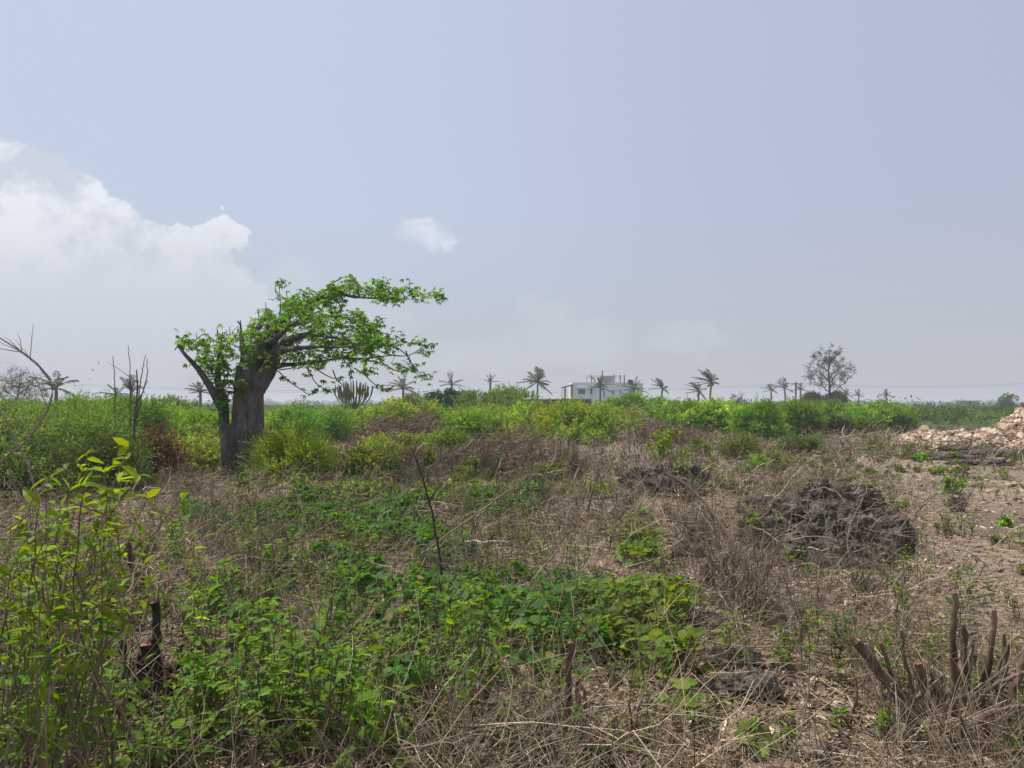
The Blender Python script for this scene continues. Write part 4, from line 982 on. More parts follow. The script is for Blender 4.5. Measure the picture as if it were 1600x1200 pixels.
def build_stones():
    rg = np.random.default_rng(8); protos = [stone_proto(s) for s in range(8)]
    def heap_h(x, y):
        # long low bank rising to the right
        u = 800 + F * x / y
        top = np.interp(u, [1385, 1410, 1440, 1470, 1500, 1535, 1570, 1600, 1660, 1750, 1900], [.0, .2, .62, .40, .45, .50, .95, 1.55, 2.0, 2.2, 0])
        w = np.exp(-((y - 31.5) / 2.6) ** 2)
        return top * w
    # core bank
    xs = np.linspace(14, 34, 110); ys = np.linspace(25, 40, 60); Xg, Yg = np.meshgrid(xs, ys)
    Zg = terrain(Xg, Yg) + heap_h(Xg, Yg) - .12
    g = Geo(); idx = np.arange(Xg.size).reshape(Xg.shape)
    Fq = np.stack([idx[:-1, :-1], idx[:-1, 1:], idx[1:, 1:], idx[1:, :-1]], -1).reshape(-1, 4)
    g.add(np.stack([Xg, Yg, Zg], -1).reshape(-1, 3), Fq, (.2, .15, .12)); g.build('rubble_bank', M_STONE, kind='structure')
    cols = [(.50, .37, .29), (.36, .28, .22), (.62, .52, .44), (.25, .19, .15), (.48, .38, .30)]
    cand = []
    while len(cand) < 4200:
        x, y = rg.uniform(15, 31), rg.uniform(26.5, 36); h = float(heap_h(x, y))
        u = 800 + F * x / y
        if h < .06 and not (1380 < u and rg.random() < .05): continue
        s = .07 + .17 * rg.random() ** 2.5
        cand.append((x, y, h, s))
    cand = np.array(cand); u = 800 + F * cand[:, 0] / cand[:, 1]; vis = (u < 1612) & (cand[:, 1] < 31.8)
    score = np.where(vis, cand[:, 3] / cand[:, 1], 0); order = np.argsort(-score)
    me = []
    for k, (V, Fs) in enumerate(protos):
        for j in range(3):
            g = Geo(); g.add(V, Fs, cols[(k + j * 2) % 5]); me.append(g.mesh('stone', M_STONE))
    gs = Geo()
    for r, i in enumerate(order):
        x, y, h, s = cand[i]; z = float(terrain(x, y)) + h + rg.uniform(-.05, .08)
        if r < 290:
            o = bpy.data.objects.new('quarry_stone', me[rg.integers(len(me))]); COL.objects.link(o)
            o.location = (x, y, z); o.rotation_euler = rg.uniform(0, 6.28, 3); o.scale = (s, s, s)
            o['label'] = 'pale pinkish quarry stone lying in the rubble bank at right'; o['category'] = 'stone'; o['group'] = 'quarry stones in the rubble bank'
        else:
            V, Fs = protos[rg.integers(8)]
            q = Matrix.Rotation(rg.uniform(0, 6.28), 3, 'Z') @ Matrix.Rotation(rg.uniform(0, 6.28), 3, 'X')
            gs.add(V @ np.array(q).T * s + [x, y, z], Fs, cols[rg.integers(5)])
    gs.build('rubble', M_STONE, kind='stuff', label='smaller pinkish rubble filling the bank of quarry stones', category='rubble')
    # pale loose stones on the bare ground
    for i, (u, v, s) in enumerate([(1578, 760, .14), (1560, 845, .10), (1545, 800, .07), (1598, 850, .09), (1395, 657, .18), (1402, 650, .2), (1520, 870, .06)]):
        p = ground_at(u, v); o = bpy.data.objects.new('loose_stone', me[i]); COL.objects.link(o); o.location = p + [0, 0, s * .2]; o.scale = (s, s, s * .6); o.rotation_euler = (0, 0, i)
        o['label'] = 'pale flat stone lying loose on the bare ground at right'; o['category'] = 'stone'; o['group'] = 'loose pale stones'

# ------------------------------------------------------------------ near ground
def scatter(n, Y0, Y1, rg, u0=-250, u1=1850, p=1.0):
    """points over the ground; p=0 even over the ground, 1 even over the view depth"""
    U = rg.uniform(0, 1, n)
    Y = Y0 * (Y1 / Y0) ** U if p else np.sqrt(U * (Y1 ** 2 - Y0 ** 2) + Y0 ** 2)
    u = rg.uniform(u0, u1, n); u = 800 + (u - 800) * (1 + 1.1 / Y); x = (u - 800) / F * Y
    return np.stack([x, Y, terrain(x, Y)], 1), u, HV + F * CAMZ / Y

def ell(u, v, lst):
    m = np.zeros(len(u))
    for cu, cv, ru, rv in lst:
        m = np.maximum(m, 1 - np.sqrt(((u - cu) / ru) ** 2 + ((v - cv) / rv) ** 2))
    return m
CREEP = [(790, 960, 200, 72), (540, 900, 70, 30), (380, 960, 70, 34), (880, 1005, 110, 55), (450, 830, 150, 26), (600, 830, 110, 36), (560, 985, 70, 45), (790, 800, 70, 30), (700, 870, 60, 36), (470, 1130, 80, 60), (640, 1060, 90, 36), (640, 1150, 40, 36), (330, 830, 60, 26), (130, 1130, 80, 60), (850, 1060, 80, 30)]
YCREEP = [(985, 990, 95, 70), (1030, 1040, 75, 50), (1000, 862, 55, 36), (1075, 1150, 55, 30), (1060, 955, 40, 25), (940, 960, 50, 40), (1185, 1195, 40, 20)]
BARE = [(1520, 800, 190, 90), (1250, 1120, 190, 90), (1050, 905, 130, 30), (1600, 950, 100, 90), (1420, 960, 130, 60), (680, 1190, 130, 40), (1120, 1020, 90, 80)]

RBARE = [(1580, 800, 210, 110), (1600, 930, 130, 110), (1500, 745, 180, 40), (1250, 1120, 170, 80), (1050, 905, 120, 30)]
ROCKH = []
def rockh(x, y):
    h = np.zeros(np.shape(x))
    for a, b, r, z in ROCKH: h = np.maximum(h, z * np.clip(1.15 - ((x - a) ** 2 + (y - b) ** 2) / r ** 2, 0, 1))
    return h

def twig_mass():
    rg = np.random.default_rng(21); g = Geo()
    n = 70000
    P, u, v = scatter(n, 2.1, 52, rg)
    nz = fbm(P[:, 0] * .9, P[:, 1] * .9, seed=5, oct=3)
    dens = .55 + .4 * nz
    hp = np.zeros(n)
    for hx, hy, rx, ry, hh in HEAPS[:6]:
        hp = np.maximum(hp, np.exp(-(((P[:, 0] - hx) / rx) ** 2 + ((P[:, 1] - hy) / ry) ** 2) * 1.4) * min(1, hh * 4))
    dens = dens + hp * .9
    dens -= np.clip(ell(u, v, RBARE), 0, .5) * 2.2
    green = np.clip(ell(u, v, CREEP) * 2, 0, 1); dens -= green * .15
    dens = dens * (1 - .45 * (rockh(P[:, 0], P[:, 1]) > .1)); keep = rg.random(n) < dens
    P, u, v, hp, nz = P[keep], u[keep], v[keep], hp[keep], nz[keep]; n = len(P)
    Y = P[:, 1]
    L = rg.uniform(.18, .75, n) * 1.0; K_ = 6
    az = rg.uniform(0, 2 * PI, n); up = rg.random(n) < .34 + .22 * (hp > .4)
    el = np.where(up, rg.uniform(.5, 1.45, n), rg.normal(.12, .18, n))
    d = np.stack([np.cos(az) * np.cos(el), np.sin(az) * np.cos(el), np.sin(el)], 1)
    b = rg.normal(0, 1, (n, 3)); b -= (b * d).sum(1)[:, None] * d; b = norm(b)
    t = np.linspace(0, 1, K_)[None, :, None]
    z0 = rg.uniform(0, 1, n) ** 1.5 * (.14 + .30 * hp + .14 * (nz > .2))
    z0 = z0 + rockh(P[:, 0], P[:, 1]) * rg.uniform(.75, 1.1, n)
    st = P + np.stack([0 * z0, 0 * z0, np.where(up & (z0 < .4), -.02, z0)], 1)
    Q = st[:, None] + d[:, None] * t * L[:, None, None] + b[:, None] * (t ** 2 - .3 * t) * (L * rg.uniform(.1, .9, n))[:, None, None] + rg.normal(0, .014, (n, K_, 3))
    gz = terrain(Q[..., 0], Q[..., 1]); Q[..., 2] = np.maximum(Q[..., 2], gz + .004)
    R = np.maximum(.0016, .00033 * Y) * np.exp(rg.normal(0, .42, n))
    R = R[:, None] * np.linspace(1.15, .5, K_)[None]
    c = colvar((.235, .185, .14), n, rg, .45, .06); pale = rg.random(n) < .12; c[pale] = colvar((.38, .34, .29), pale.sum(), rg, .15, .03)
    tubes(g, Q, R, 3, c)
    # forks: side twigs from the middle of each
    sel = rg.random(n) < .6; m = sel.sum()
    s = Q[sel, rg.integers(1, 4)]; d2 = norm(d[sel] + rg.normal(0, .6, (m, 3))); l2 = L[sel] * rg.uniform(.3, .6, m)
    t4 = np.linspace(0, 1, 4)[None, :, None]
    Q2 = s[:, None] + d2[:, None] * t4 * l2[:, None, None] + rg.normal(0, .006, (m, 4, 3)); Q2[:, 0] = s
    tubes(g, Q2, R[sel, 3][:, None] * np.linspace(.8, .4, 4)[None], 3, c[sel])
    g.build('dry_twigs', M_TWIG, kind='stuff', label='tangle of grey brown dead twigs over the cleared ground', category='twigs')

def dead_stalks():
    rg = np.random.default_rng(51); g = Geo(); n = 5200
    P, u, v = scatter(n, 5, 32, rg, 150, 1500)
    m = ell(u, v, [(780, 770, 330, 110), (1000, 730, 150, 80), (600, 720, 160, 60), (450, 880, 300, 110), (1150, 900, 160, 110), (1330, 700, 160, 40)]); keep = rg.random(n) < np.clip(m * 1.6, 0, 1)
    P = P[keep]; n = len(P); L = rg.uniform(.22, .62, n); d = norm(rg.normal(0, .28, (n, 3)) + [0, 0, 1]); t = np.linspace(0, 1, 6)[None, :, None]
    Q = P[:, None] - [0, 0, .02] + d[:, None] * t * L[:, None, None] + rg.normal(0, .10, (n, 1, 3)) * t ** 2 * L[:, None, None] + rg.normal(0, .006, (n, 6, 3))
    R_ = np.maximum(.0024, .00036 * P[:, 1]) * np.exp(rg.normal(0, .3, n)); c = colvar((.17, .13, .10), n, rg, .4, .06)
    tubes(g, Q, R_[:, None] * np.linspace(1.2, .6, 6)[None], 4, c)
    for _ in range(3):
        j = rg.integers(2, 5, n); s0 = Q[np.arange(n), j]; d2 = norm(d + rg.normal(0, .6, (n, 3))); tt = np.linspace(0, 1, 4)[None, :, None]
        Q2 = s0[:, None] + d2[:, None] * tt * (L * rg.uniform(.2, .5, n))[:, None, None] + rg.normal(0, .006, (n, 4, 3)); Q2[:, 0] = s0
        tubes(g, Q2, R_[:, None] * .7 * np.linspace(1, .5, 4)[None], 3, c)
    g.build('dead_stalks', M_TWIG, kind='stuff', label='upright branching dead stalks standing in the cut brush', category='stalks')

def dry_grass():
    rg = np.random.default_rng(22); g = Geo(); n = 34000
    P, u, v = scatter(n, 7, 55, rg)
    nz = fbm(P[:, 0] * .8 + 9, P[:, 1] * .8, seed=15, oct=3)
    keep = rg.random(n) < np.clip(.55 + .6 * nz, 0, 1) * (1 - .9 * np.clip(ell(u, v, RBARE) * 2, 0, 1))
    P, nz = P[keep], nz[keep]; n = len(P); Y = P[:, 1]
    d = norm(rg.normal(0, .45, (n, 3)) + [0, 0, 1]); L = rg.uniform(.06, .26, n)
    grn = (rg.random(n) < .22 + .3 * (P[:, 0] > Y * .25))
    c = colvar((.225, .18, .135), n, rg, .3, .06); c[grn] = colvar((.13, .17, .05), grn.sum(), rg, .25, .1)
    leaves(g, P, d, rg.normal(0, 1, (n, 3)), L, np.maximum(.006, Y * .0011), c)
    g.build('dry_grass', M_LITTER, kind='stuff', label='thin dry grass stalks on the cleared ground', category='grass')

def litter():
    rg = np.random.default_rng(23); g = Geo(); n = 75000
    P, u, v = scatter(n, 2.0, 24, rg)
    P[:, 2] += rg.uniform(.003, .03, n)
    L = np.maximum(.024, P[:, 1] * .0038) * np.exp(rg.normal(0, .45, n))
    c = colvar((.24, .185, .14), n, rg, .45, .06); p = rg.random(n) < .09; c[p] = colvar((.45, .38, .31), p.sum(), rg, .15, .03)
    q = rg.random(n) < .15; c[q] = colvar((.09, .06, .045), q.sum(), rg, .2, .05)
    leaves(g, P, rg.normal(0, 1, (n, 3)) * [1, 1, .25], rg.normal(0, .35, (n, 3)) + [0, 0, 1], L, L * rg.uniform(.2, .7, n), c)
    g.build('leaf_litter', M_LITTER, kind='stuff', label='brown leaf litter and bark chips on the soil', category='litter')

def chips():
    rg = np.random.default_rng(29); g = Geo(); n = 72000
    P, u, v = scatter(n, 2.5, 11, rg)
    nz = fbm(P[:, 0] * 2.2, P[:, 1] * 2.2, seed=71, oct=3)
    keep = rg.random(n) < np.clip(.55 + .7 * nz, .05, 1); keep &= rg.random(n) > np.clip(ell(u, v, RBARE[:3]) * 3, 0, .8); P, nz = P[keep], nz[keep]; n = len(P)
    P[:, 2] += rg.uniform(.004, .05, n) * np.clip(.6 + nz, .1, 1.4)
    L = .042 * np.exp(rg.normal(0, .45, n)) * (1 + .03 * P[:, 1])
    pal = np.array([(.30, .23, .17), (.20, .145, .105), (.42, .34, .26), (.10, .065, .045), (.52, .45, .37), (.26, .17, .11)])
    c = pal[rg.choice(6, n, p=[.3, .27, .16, .14, .05, .08])] * np.exp(rg.normal(0, .18, (n, 1)))
    leaves(g, P, rg.normal(0, 1, (n, 3)) * [1, 1, .35], rg.normal(0, .55, (n, 3)) + [0, 0, 1], L, L * rg.uniform(.18, .6, n), c, 'ovate')
    # coarse straw lying on the soil
    m = 9000; P, u, v = scatter(m, 2.6, 13, rg); az = rg.uniform(0, 2 * PI, m); d = np.stack([np.cos(az), np.sin(az), rg.normal(0, .12, m)], 1); l = rg.uniform(.06, .34, m); t = np.linspace(0, 1, 4)[None, :, None]
    P[:, 2] += rg.uniform(.01, .07, m)
    Q = P[:, None] + d[:, None] * t * l[:, None, None] + rg.normal(0, .008, (m, 4, 3))
    tubes(g, Q, (.0022 * np.exp(rg.normal(0, .45, m)))[:, None] * np.array([1, 1, .9, .7])[None], 4, colvar((.32, .25, .185), m, rg, .4, .05))
    g.build('bark_chips', M_LITTER, kind='stuff', label='curled dead leaves, bark chips and straw strewn over the near soil', category='litter')

def creepers():
    rg = np.random.default_rng(24)
    for name, lst, col, n, kind, Lm, lab, hh in (('green_creeper', CREEP, (.06, .16, .024), 52000, 'round', .062, 'dark green broad leaved creeper covering the middle foreground', .20),
                                             ('round_leaf_creeper', YCREEP, (.13, .215, .025), 60000, 'round', .068, 'yellow green round leaved creeper trailing over the litter', .22)):
        g, gs = Geo(), Geo()
        P, u, v = scatter(n, 3.2, 13, rg, -100, 1300, p=0)
        m = ell(u, v, lst); nz = fbm(P[:, 0] * 1.8, P[:, 1] * 1.8, seed=33, oct=4)
        f = m * 2.3 + nz * .6 * np.clip(m * 5, 0, 1) - .02
        keep = (rg.random(n) < np.clip(f * 1.8 - .15, 0, 1)) & (m > .01)
        P, f, nz = P[keep], f[keep], nz[keep]; k = len(P); print(name, k)
        hz = np.clip(f, 0, .8) * hh * (1 + .8 * nz) + rg.uniform(0, .06, k)
        P2 = P.copy(); P2[:, 2] += np.maximum(hz, .02)
        L = Lm * np.exp(rg.normal(0, .25, k))
        nrm = norm(rg.normal(0, .42, (k, 3)) + [-.25, -.1, 1]); d = np.cross(nrm, rg.normal(0, 1, (k, 3)))
        c = colvar(col, k, rg, .22, .10)
        yel = rg.random(k) < .02; c[yel] = (.28, .22, .03)
        leaves(g, P2, d, nrm, L, L * rg.uniform(.7, .95, k), c, kind)
        sel = rg.random(k) < .35; s = sel.sum()
        t = np.linspace(0, 1, 4)[None, :, None]; e = P2[sel]; b = e + rg.normal(0, .07, (s, 3)) * [1, 1, 0]; b[:, 2] = P[sel, 2] - .01
        tubes(gs, b[:, None] * (1 - t) + e[:, None] * t, np.full((s, 4), .0022), 3, colvar((.10, .12, .04), s, rg))
        g.build(name, M_LEAFB, kind='stuff', label=lab, category='creeper')
        gs.build(name + '_stalks', M_TWIG, kind='stuff', label='thin stalks under the ' + name.replace('_', ' '), category='creeper')

def weed(rg, gs, gl, p, H, nst, L, W, col, kind='ovate', spread=.35, per=14, woody=.5):
    for _ in range(nst):
        a = rg.uniform(0, 2 * PI); s = rg.uniform(.1, spread) * H
        e = p + np.array([math.cos(a) * s, math.sin(a) * s, H * rg.uniform(.65, 1.05)])
        Q = curve([p - [0, 0, .03], p + (e - p) * .45 + rg.normal(0, .05, 3) * H, e], 8, .006 * H)
        tubes(gs, Q, np.linspace(.0045, .0018, 8) * (1 + H * .5), 4, colvar((.12, .11, .055) if rg.random() > woody else (.13, .10, .075), 1, rg, .2, .05)[0])
        t = rg.uniform(.3, 1.0, per); t[:3] = (1, .98, .95); i = np.clip((t * 7).astype(int), 0, 6); f = (t * 7 - i)[:, None]
        pos = Q[i] * (1 - f) + Q[i + 1] * f
        az = rg.uniform(0, 2 * PI, per)
        d = np.stack([np.cos(az), np.sin(az), rg.uniform(-.25, .8, per)], 1)
        nn = norm(np.array([0, 0, 1.]) + rg.normal(0, .35, (per, 3)))
        sz = np.exp(rg.normal(0, .25, per)) * (1 - .35 * (t > .97))
        leaves(gl, pos, d, nn, L * sz, W * sz, colvar(col, per, rg, .18, .1), kind)

def weeds():
    rg = np.random.default_rng(25)
    # individually built nearer weeds
    k = 0; zone = [(120, 1150, 260, 180), (420, 980, 260, 170), (300, 900, 260, 100), (640, 1000, 200, 100), (560, 1120, 200, 120)]
    spots = []
    while len(spots) < 112:
        u, v = rg.uniform(-60, 780), rg.uniform(860, 1290)
        if ell(np.array([u]), np.array([v]), zone)[0] < .05 * rg.random() or rg.random() < .15: continue
        if ((u - 235) / 75) ** 2 + ((v - 1100) / 90) ** 2 < 1: continue
        if any(abs(u - a) < 26 and abs(v - b) < 16 for a, b in spots): continue
        spots.append((u, v))
    for u, v in spots:
        p = ground_at(u, v); gs, gl = Geo(), Geo(); H = rg.uniform(.24, .62)
        weed(rg, gs, gl, p, H, rg.integers(3, 7), rg.uniform(.045, .088), rg.uniform(.018, .040), np.array((.12, .235, .026)) * np.exp(rg.normal(0, .2)), per=13)
        r = thing('leafy_weed', 'knee high weed with pointed mid green leaves in the left foreground', 'weed', p, 'leafy weeds in the left foreground')
        gs.build('stems', M_TWIG, r); gl.build('leaves', M_LEAFB, r)
    # scattered smaller ones as cover
    gs, gl = Geo(), Geo()
    P, u, v = scatter(4600, 3.0, 26, rg, -200, 1750)
    m = ell(u, v, [(300, 1000, 520, 330), (620, 830, 380, 110)]); nz = fbm(P[:, 0] * .8, P[:, 1] * .8, seed=61, oct=3)
    keep = (rg.random(len(P)) < np.clip(m * 1.35 + nz * .5 + .06, 0, .85)) & (((u - 235) / 80) ** 2 + ((v - 1090) / 100) ** 2 > 1)
    for p in P[keep]:
        H = rg.uniform(.10, .38); s = 1 + max(0, p[1] - 8) * .04
        weed(rg, gs, gl, p, H, rg.integers(2, 5), .045 * s, .02 * s, np.array(((.12, .22, .028), (.08, .18, .028), (.15, .21, .035))[rg.integers(3)]) * np.exp(rg.normal(0, .25)), per=9, kind='ovate' if p[1] < 8 else 'diamond')
    print('cover weeds', keep.sum())
    gl.build('ground_cover', M_LEAFB, kind='stuff', label='low mixed green ground cover between the twigs', category='ground cover')
    gs.build('ground_cover_stems', M_TWIG, kind='stuff', label='thin stems of the low ground cover', category='ground cover')

def leafy_shrub():
    rg = np.random.default_rng(41)
    root_p = np.array([(90 - 800) / F * 2.7, 2.7, float(terrain(-1.6, 2.7))])
    gs, gl = Geo(), Geo(); Yd = 2.75
    tips = [(135, 712), (200, 702), (165, 770), (75, 748), (215, 745), (100, 800), (40, 820), (180, 830), (130, 760), (60, 790), (15, 900), (230, 780), (90, 880), (150, 900), (50, 960), (195, 720), (110, 850), (30, 870), (160, 740)]
    for i, (u, v) in enumerate(tips):
        Y = Yd + rg.uniform(-.35, .35); e = at(u, v, Y)
        b = np.array([(rg.uniform(-40, 150) - 800) / F * Yd + rg.normal(0, .06), Yd + rg.normal(0, .2), 0]); b[2] = float(terrain(b[0], b[1])) - .03
        Q = curve([b, b + (e - b) * .35 + rg.normal(0, .07, 3), b + (e - b) * .7 + rg.normal(0, .05, 3), e], 14, .005)
        tubes(gs, Q, np.linspace(.0055, .002, 14), 5, colvar((.17, .135, .095), 1, rg, .2, .05)[0])
        per = 16; t = np.concatenate([rg.uniform(.55, 1, per), [1, 1, .995]]); per += 3
        j = np.clip((t * 13).astype(int), 0, 12); f = (t * 13 - j)[:, None]; pos = Q[j] * (1 - f) + Q[j + 1] * f
        az = rg.uniform(0, 2 * PI, per); d = np.stack([np.cos(az), np.sin(az) * .8, rg.uniform(-.7, .35, per)], 1); d[-1, 2] = .8
        sz = rg.uniform(.65, 1.15, per)
        c = colvar((.19, .285, .018), per, rg, .22, .10)
        leaves(gl, pos, d, norm(np.array([0, 0, 1.]) + rg.normal(0, .4, (per, 3))), .080 * sz * rg.uniform(.6, 1.15, per), .034 * sz * rg.uniform(.7, 1.1, per), c, 'ovate')
    # lower leaves
    for i in range(64):
        Y = Yd + rg.uniform(-.5, .5); e = at(rg.uniform(-80, 180), rg.uniform(790, 1170), Y)
        b = np.array([(-60, 20, 95, 140, 60, 0)[i % 6] / F * Yd - 800 / F * Yd + rg.normal(0, .05), Yd + (i % 3 - 1) * .25 + rg.normal(0, .04), 0]); b[0] = .55 * b[0] + .45 * e[0]; b[2] = float(terrain(b[0], b[1])) - .03
        Q = curve([b, (b + e) / 2 + rg.normal(0, .14, 3) + (b - e) * [.12, .12, -.12], e], 8, .004); tubes(gs, Q, np.linspace(.004, .0015, 8), 4, colvar((.18, .145, .105), 1, rg, .2, .05)[0])
        per = 7; t = rg.uniform(.5, 1, per); j = np.clip((t * 7).astype(int), 0, 6); pos = Q[j]
        az = rg.uniform(0, 2 * PI, per); d = np.stack([np.cos(az), np.sin(az), rg.uniform(-.3, .6, per)], 1); sz = rg.uniform(.6, 1.1, per)
        leaves(gl, pos, d, norm(np.array([0, 0, 1.]) + rg.normal(0, .4, (per, 3))), .062 * sz, .028 * sz, colvar((.115, .23, .022), per, rg, .3, .1), 'ovate')
    for i in range(90):
        Y = Yd + rg.uniform(-.4, .4); a_ = at(rg.uniform(-60, 230), rg.uniform(800, 1190), Y); d_ = norm(np.array([rg.normal(.2, .6), rg.normal(0, .5), rg.uniform(.1, 1)])) * rg.uniform(.12, .4)
        Q = curve([a_, a_ + d_ * .5 + rg.normal(0, .03, 3), a_ + d_], 7, .004); tubes(gs, Q, np.linspace(.0032, .0012, 7), 4, colvar((.17, .135, .10), 1, rg, .3, .05)[0])
        m_ = rg.integers(0, 4)
        if m_: leaves(gl, Q[-m_:], rg.normal(0, 1, (m_, 3)), rg.normal(0, .5, (m_, 3)) + [0, 0, 1], .05, .024, colvar((.14, .24, .02), m_, rg, .25, .1), 'ovate')
    r = thing('leafy_shrub', 'tall leggy shrub with large yellow green leaves at the left edge', 'shrub', root_p)
    gs.build('stems', M_TWIG, r); gl.build('foliage', M_LEAFB, r)

def cut_shrub(label, u, v, stems, seed, extra=24, Hs=.5, ex_sp=.5, exc=(.13, .10, .08), leafy=0, Y=None, bark=None, thick=.68):
    bark = bark or M_BARK2
    """stems: (pixel path base->tip, radius px, depth offset)"""
    rg = np.random.default_rng(seed); p = ground_at(u, v)
    r = thing('cut_shrub', label, 'shrub', p)
    for pts, rp, dy in stems:
        Yd = p[1] + dy; g = Geo(); Q = curve([at(a, b, Yd) for a, b in pts], 14, .004, seed + pts[0][0])
        R = thick * rp / F * Yd * np.linspace(1.2, .85, 14) * (1 + rg.normal(0, .08, 14))
        tubes(g, Q, R, 10, (.1, .075, .06), 0, .22, seed)
        for _k in range(3):
            jj = rg.integers(3, 12); dd = norm(norm(Q[jj + 1] - Q[jj]) * .5 + rg.normal(0, .6, 3)); ll = R[jj] * rg.uniform(2, 5)
            tubes(g, np.array([Q[jj], Q[jj] + dd * ll * .6, Q[jj] + dd * ll]), np.array([.6, .45, .3]) * R[jj], 6)
        T = norm(Q[-1] - Q[-2])
        # splintered pale cut end
        ref = norm(np.cross(T, [0, 1., 0])); o2 = np.cross(T, ref); ns = 9
        a = np.arange(ns) / ns * 2 * PI
        ring = Q[-1] + (ref * np.cos(a)[:, None] + o2 * np.sin(a)[:, None]) * R[-1] * .97
        tip = ring * .45 + Q[-1] * .55 + T * (R[-1] * rg.uniform(.2, 1.9, ns))[:, None]
        V = np.concatenate([ring, tip, [Q[-1] + T * R[-1] * .4]])
        i = np.arange(ns); j = (i + 1) % ns
        s = g.build('stem', bark, r, smooth=True)
        gc = Geo(); gc.add(V, [np.stack([i, j, j + ns, i + ns], 1), np.stack([i + ns, j + ns, np.full(ns, 2 * ns)], 1)])
        e = gc.build('cut_end', M_CUT, None); e.parent = s
    for _ in range(len(stems)):
        L_ = Hs * rg.uniform(.5, 1.0); d_ = norm(np.array([rg.normal(0, .55), rg.normal(0, .45), 1.])); q0 = p + [rg.normal(0, ex_sp * .16), rg.normal(0, ex_sp * .2), -.04]
        Q = curve([q0, q0 + d_ * L_ * .5 + rg.normal(0, .03, 3), q0 + d_ * L_ + [0, 0, L_ * .1]], 10, .005); rr_ = rg.uniform(.005, .013)
        g = Geo(); tubes(g, Q, rr_ * np.linspace(1.2, .85, 10) * (1 + rg.normal(0, .06, 10)), 8, (.1, .075, .06), 0, .12, seed)
        s = g.build('stem', bark, r, smooth=True); gc = Geo(); T = norm(Q[-1] - Q[-2])
        tubes(gc, np.array([Q[-1] - T * .006, Q[-1] + T * rr_ * .6 + rg.normal(0, .15, 3) * rr_, Q[-1] + T * rr_ * rg.uniform(1, 3)]), [rr_ * .9, rr_ * .75, rr_ * .1], 6)
        e = gc.build('cut_end', M_CUT, None); e.parent = s
    g = Geo(); n = extra
    az = rg.uniform(0, 2 * PI, n); el = rg.uniform(.15, 1.4, n); L = Hs * rg.uniform(.4, 1.1, n)
    d = np.stack([np.cos(az) * np.cos(el), np.sin(az) * np.cos(el), np.sin(el)], 1)
    b = p + np.stack([rg.normal(0, ex_sp * .3, n), rg.normal(0, ex_sp * .3, n), np.full(n, -.03)], 1)
    t = np.linspace(0, 1, 7)[None, :, None]; bb = rg.normal(0, .16, (n, 1, 3))
    Q = b[:, None] + d[:, None] * t * L[:, None, None] + bb * t ** 2 * L[:, None, None] + rg.normal(0, .006, (n, 7, 3))
    tubes(g, Q, rg.uniform(.0028, .010, n)[:, None] * np.linspace(1, .5, 7)[None], 5, colvar(exc, n, rg, .3, .06))
    m = n * 2; ii = rg.integers(0, n, m); s0 = Q[ii, rg.integers(2, 5, m)]; d2 = norm(d[ii] + rg.normal(0, .7, (m, 3)))
    t = np.linspace(0, 1, 5)[None, :, None]
    Q2 = s0[:, None] + d2[:, None] * t * rg.uniform(.08, .3, m)[:, None, None] + rg.normal(0, .005, (m, 5, 3)); Q2[:, 0] = s0
    tubes(g, Q2, np.full((m, 1), .0024) * np.linspace(1, .5, 5)[None], 3, colvar(exc, m, rg, .3, .06))
    g.build('side_twigs', M_TWIG, r)
    if leafy:
        for _ in range(leafy):
            gl = Geo(); gs = gl
            q = p + [rg.normal(0, ex_sp * .4), rg.normal(-.05, ex_sp * .2), 0]; q[2] = float(terrain(q[0], q[1]))
            weed(rg, gs, gl, q, rg.uniform(.12, .3), 3, .05, .022, (.12, .23, .025), per=9)
            gl.build('regrowth_sprout', M_LEAFB, r)

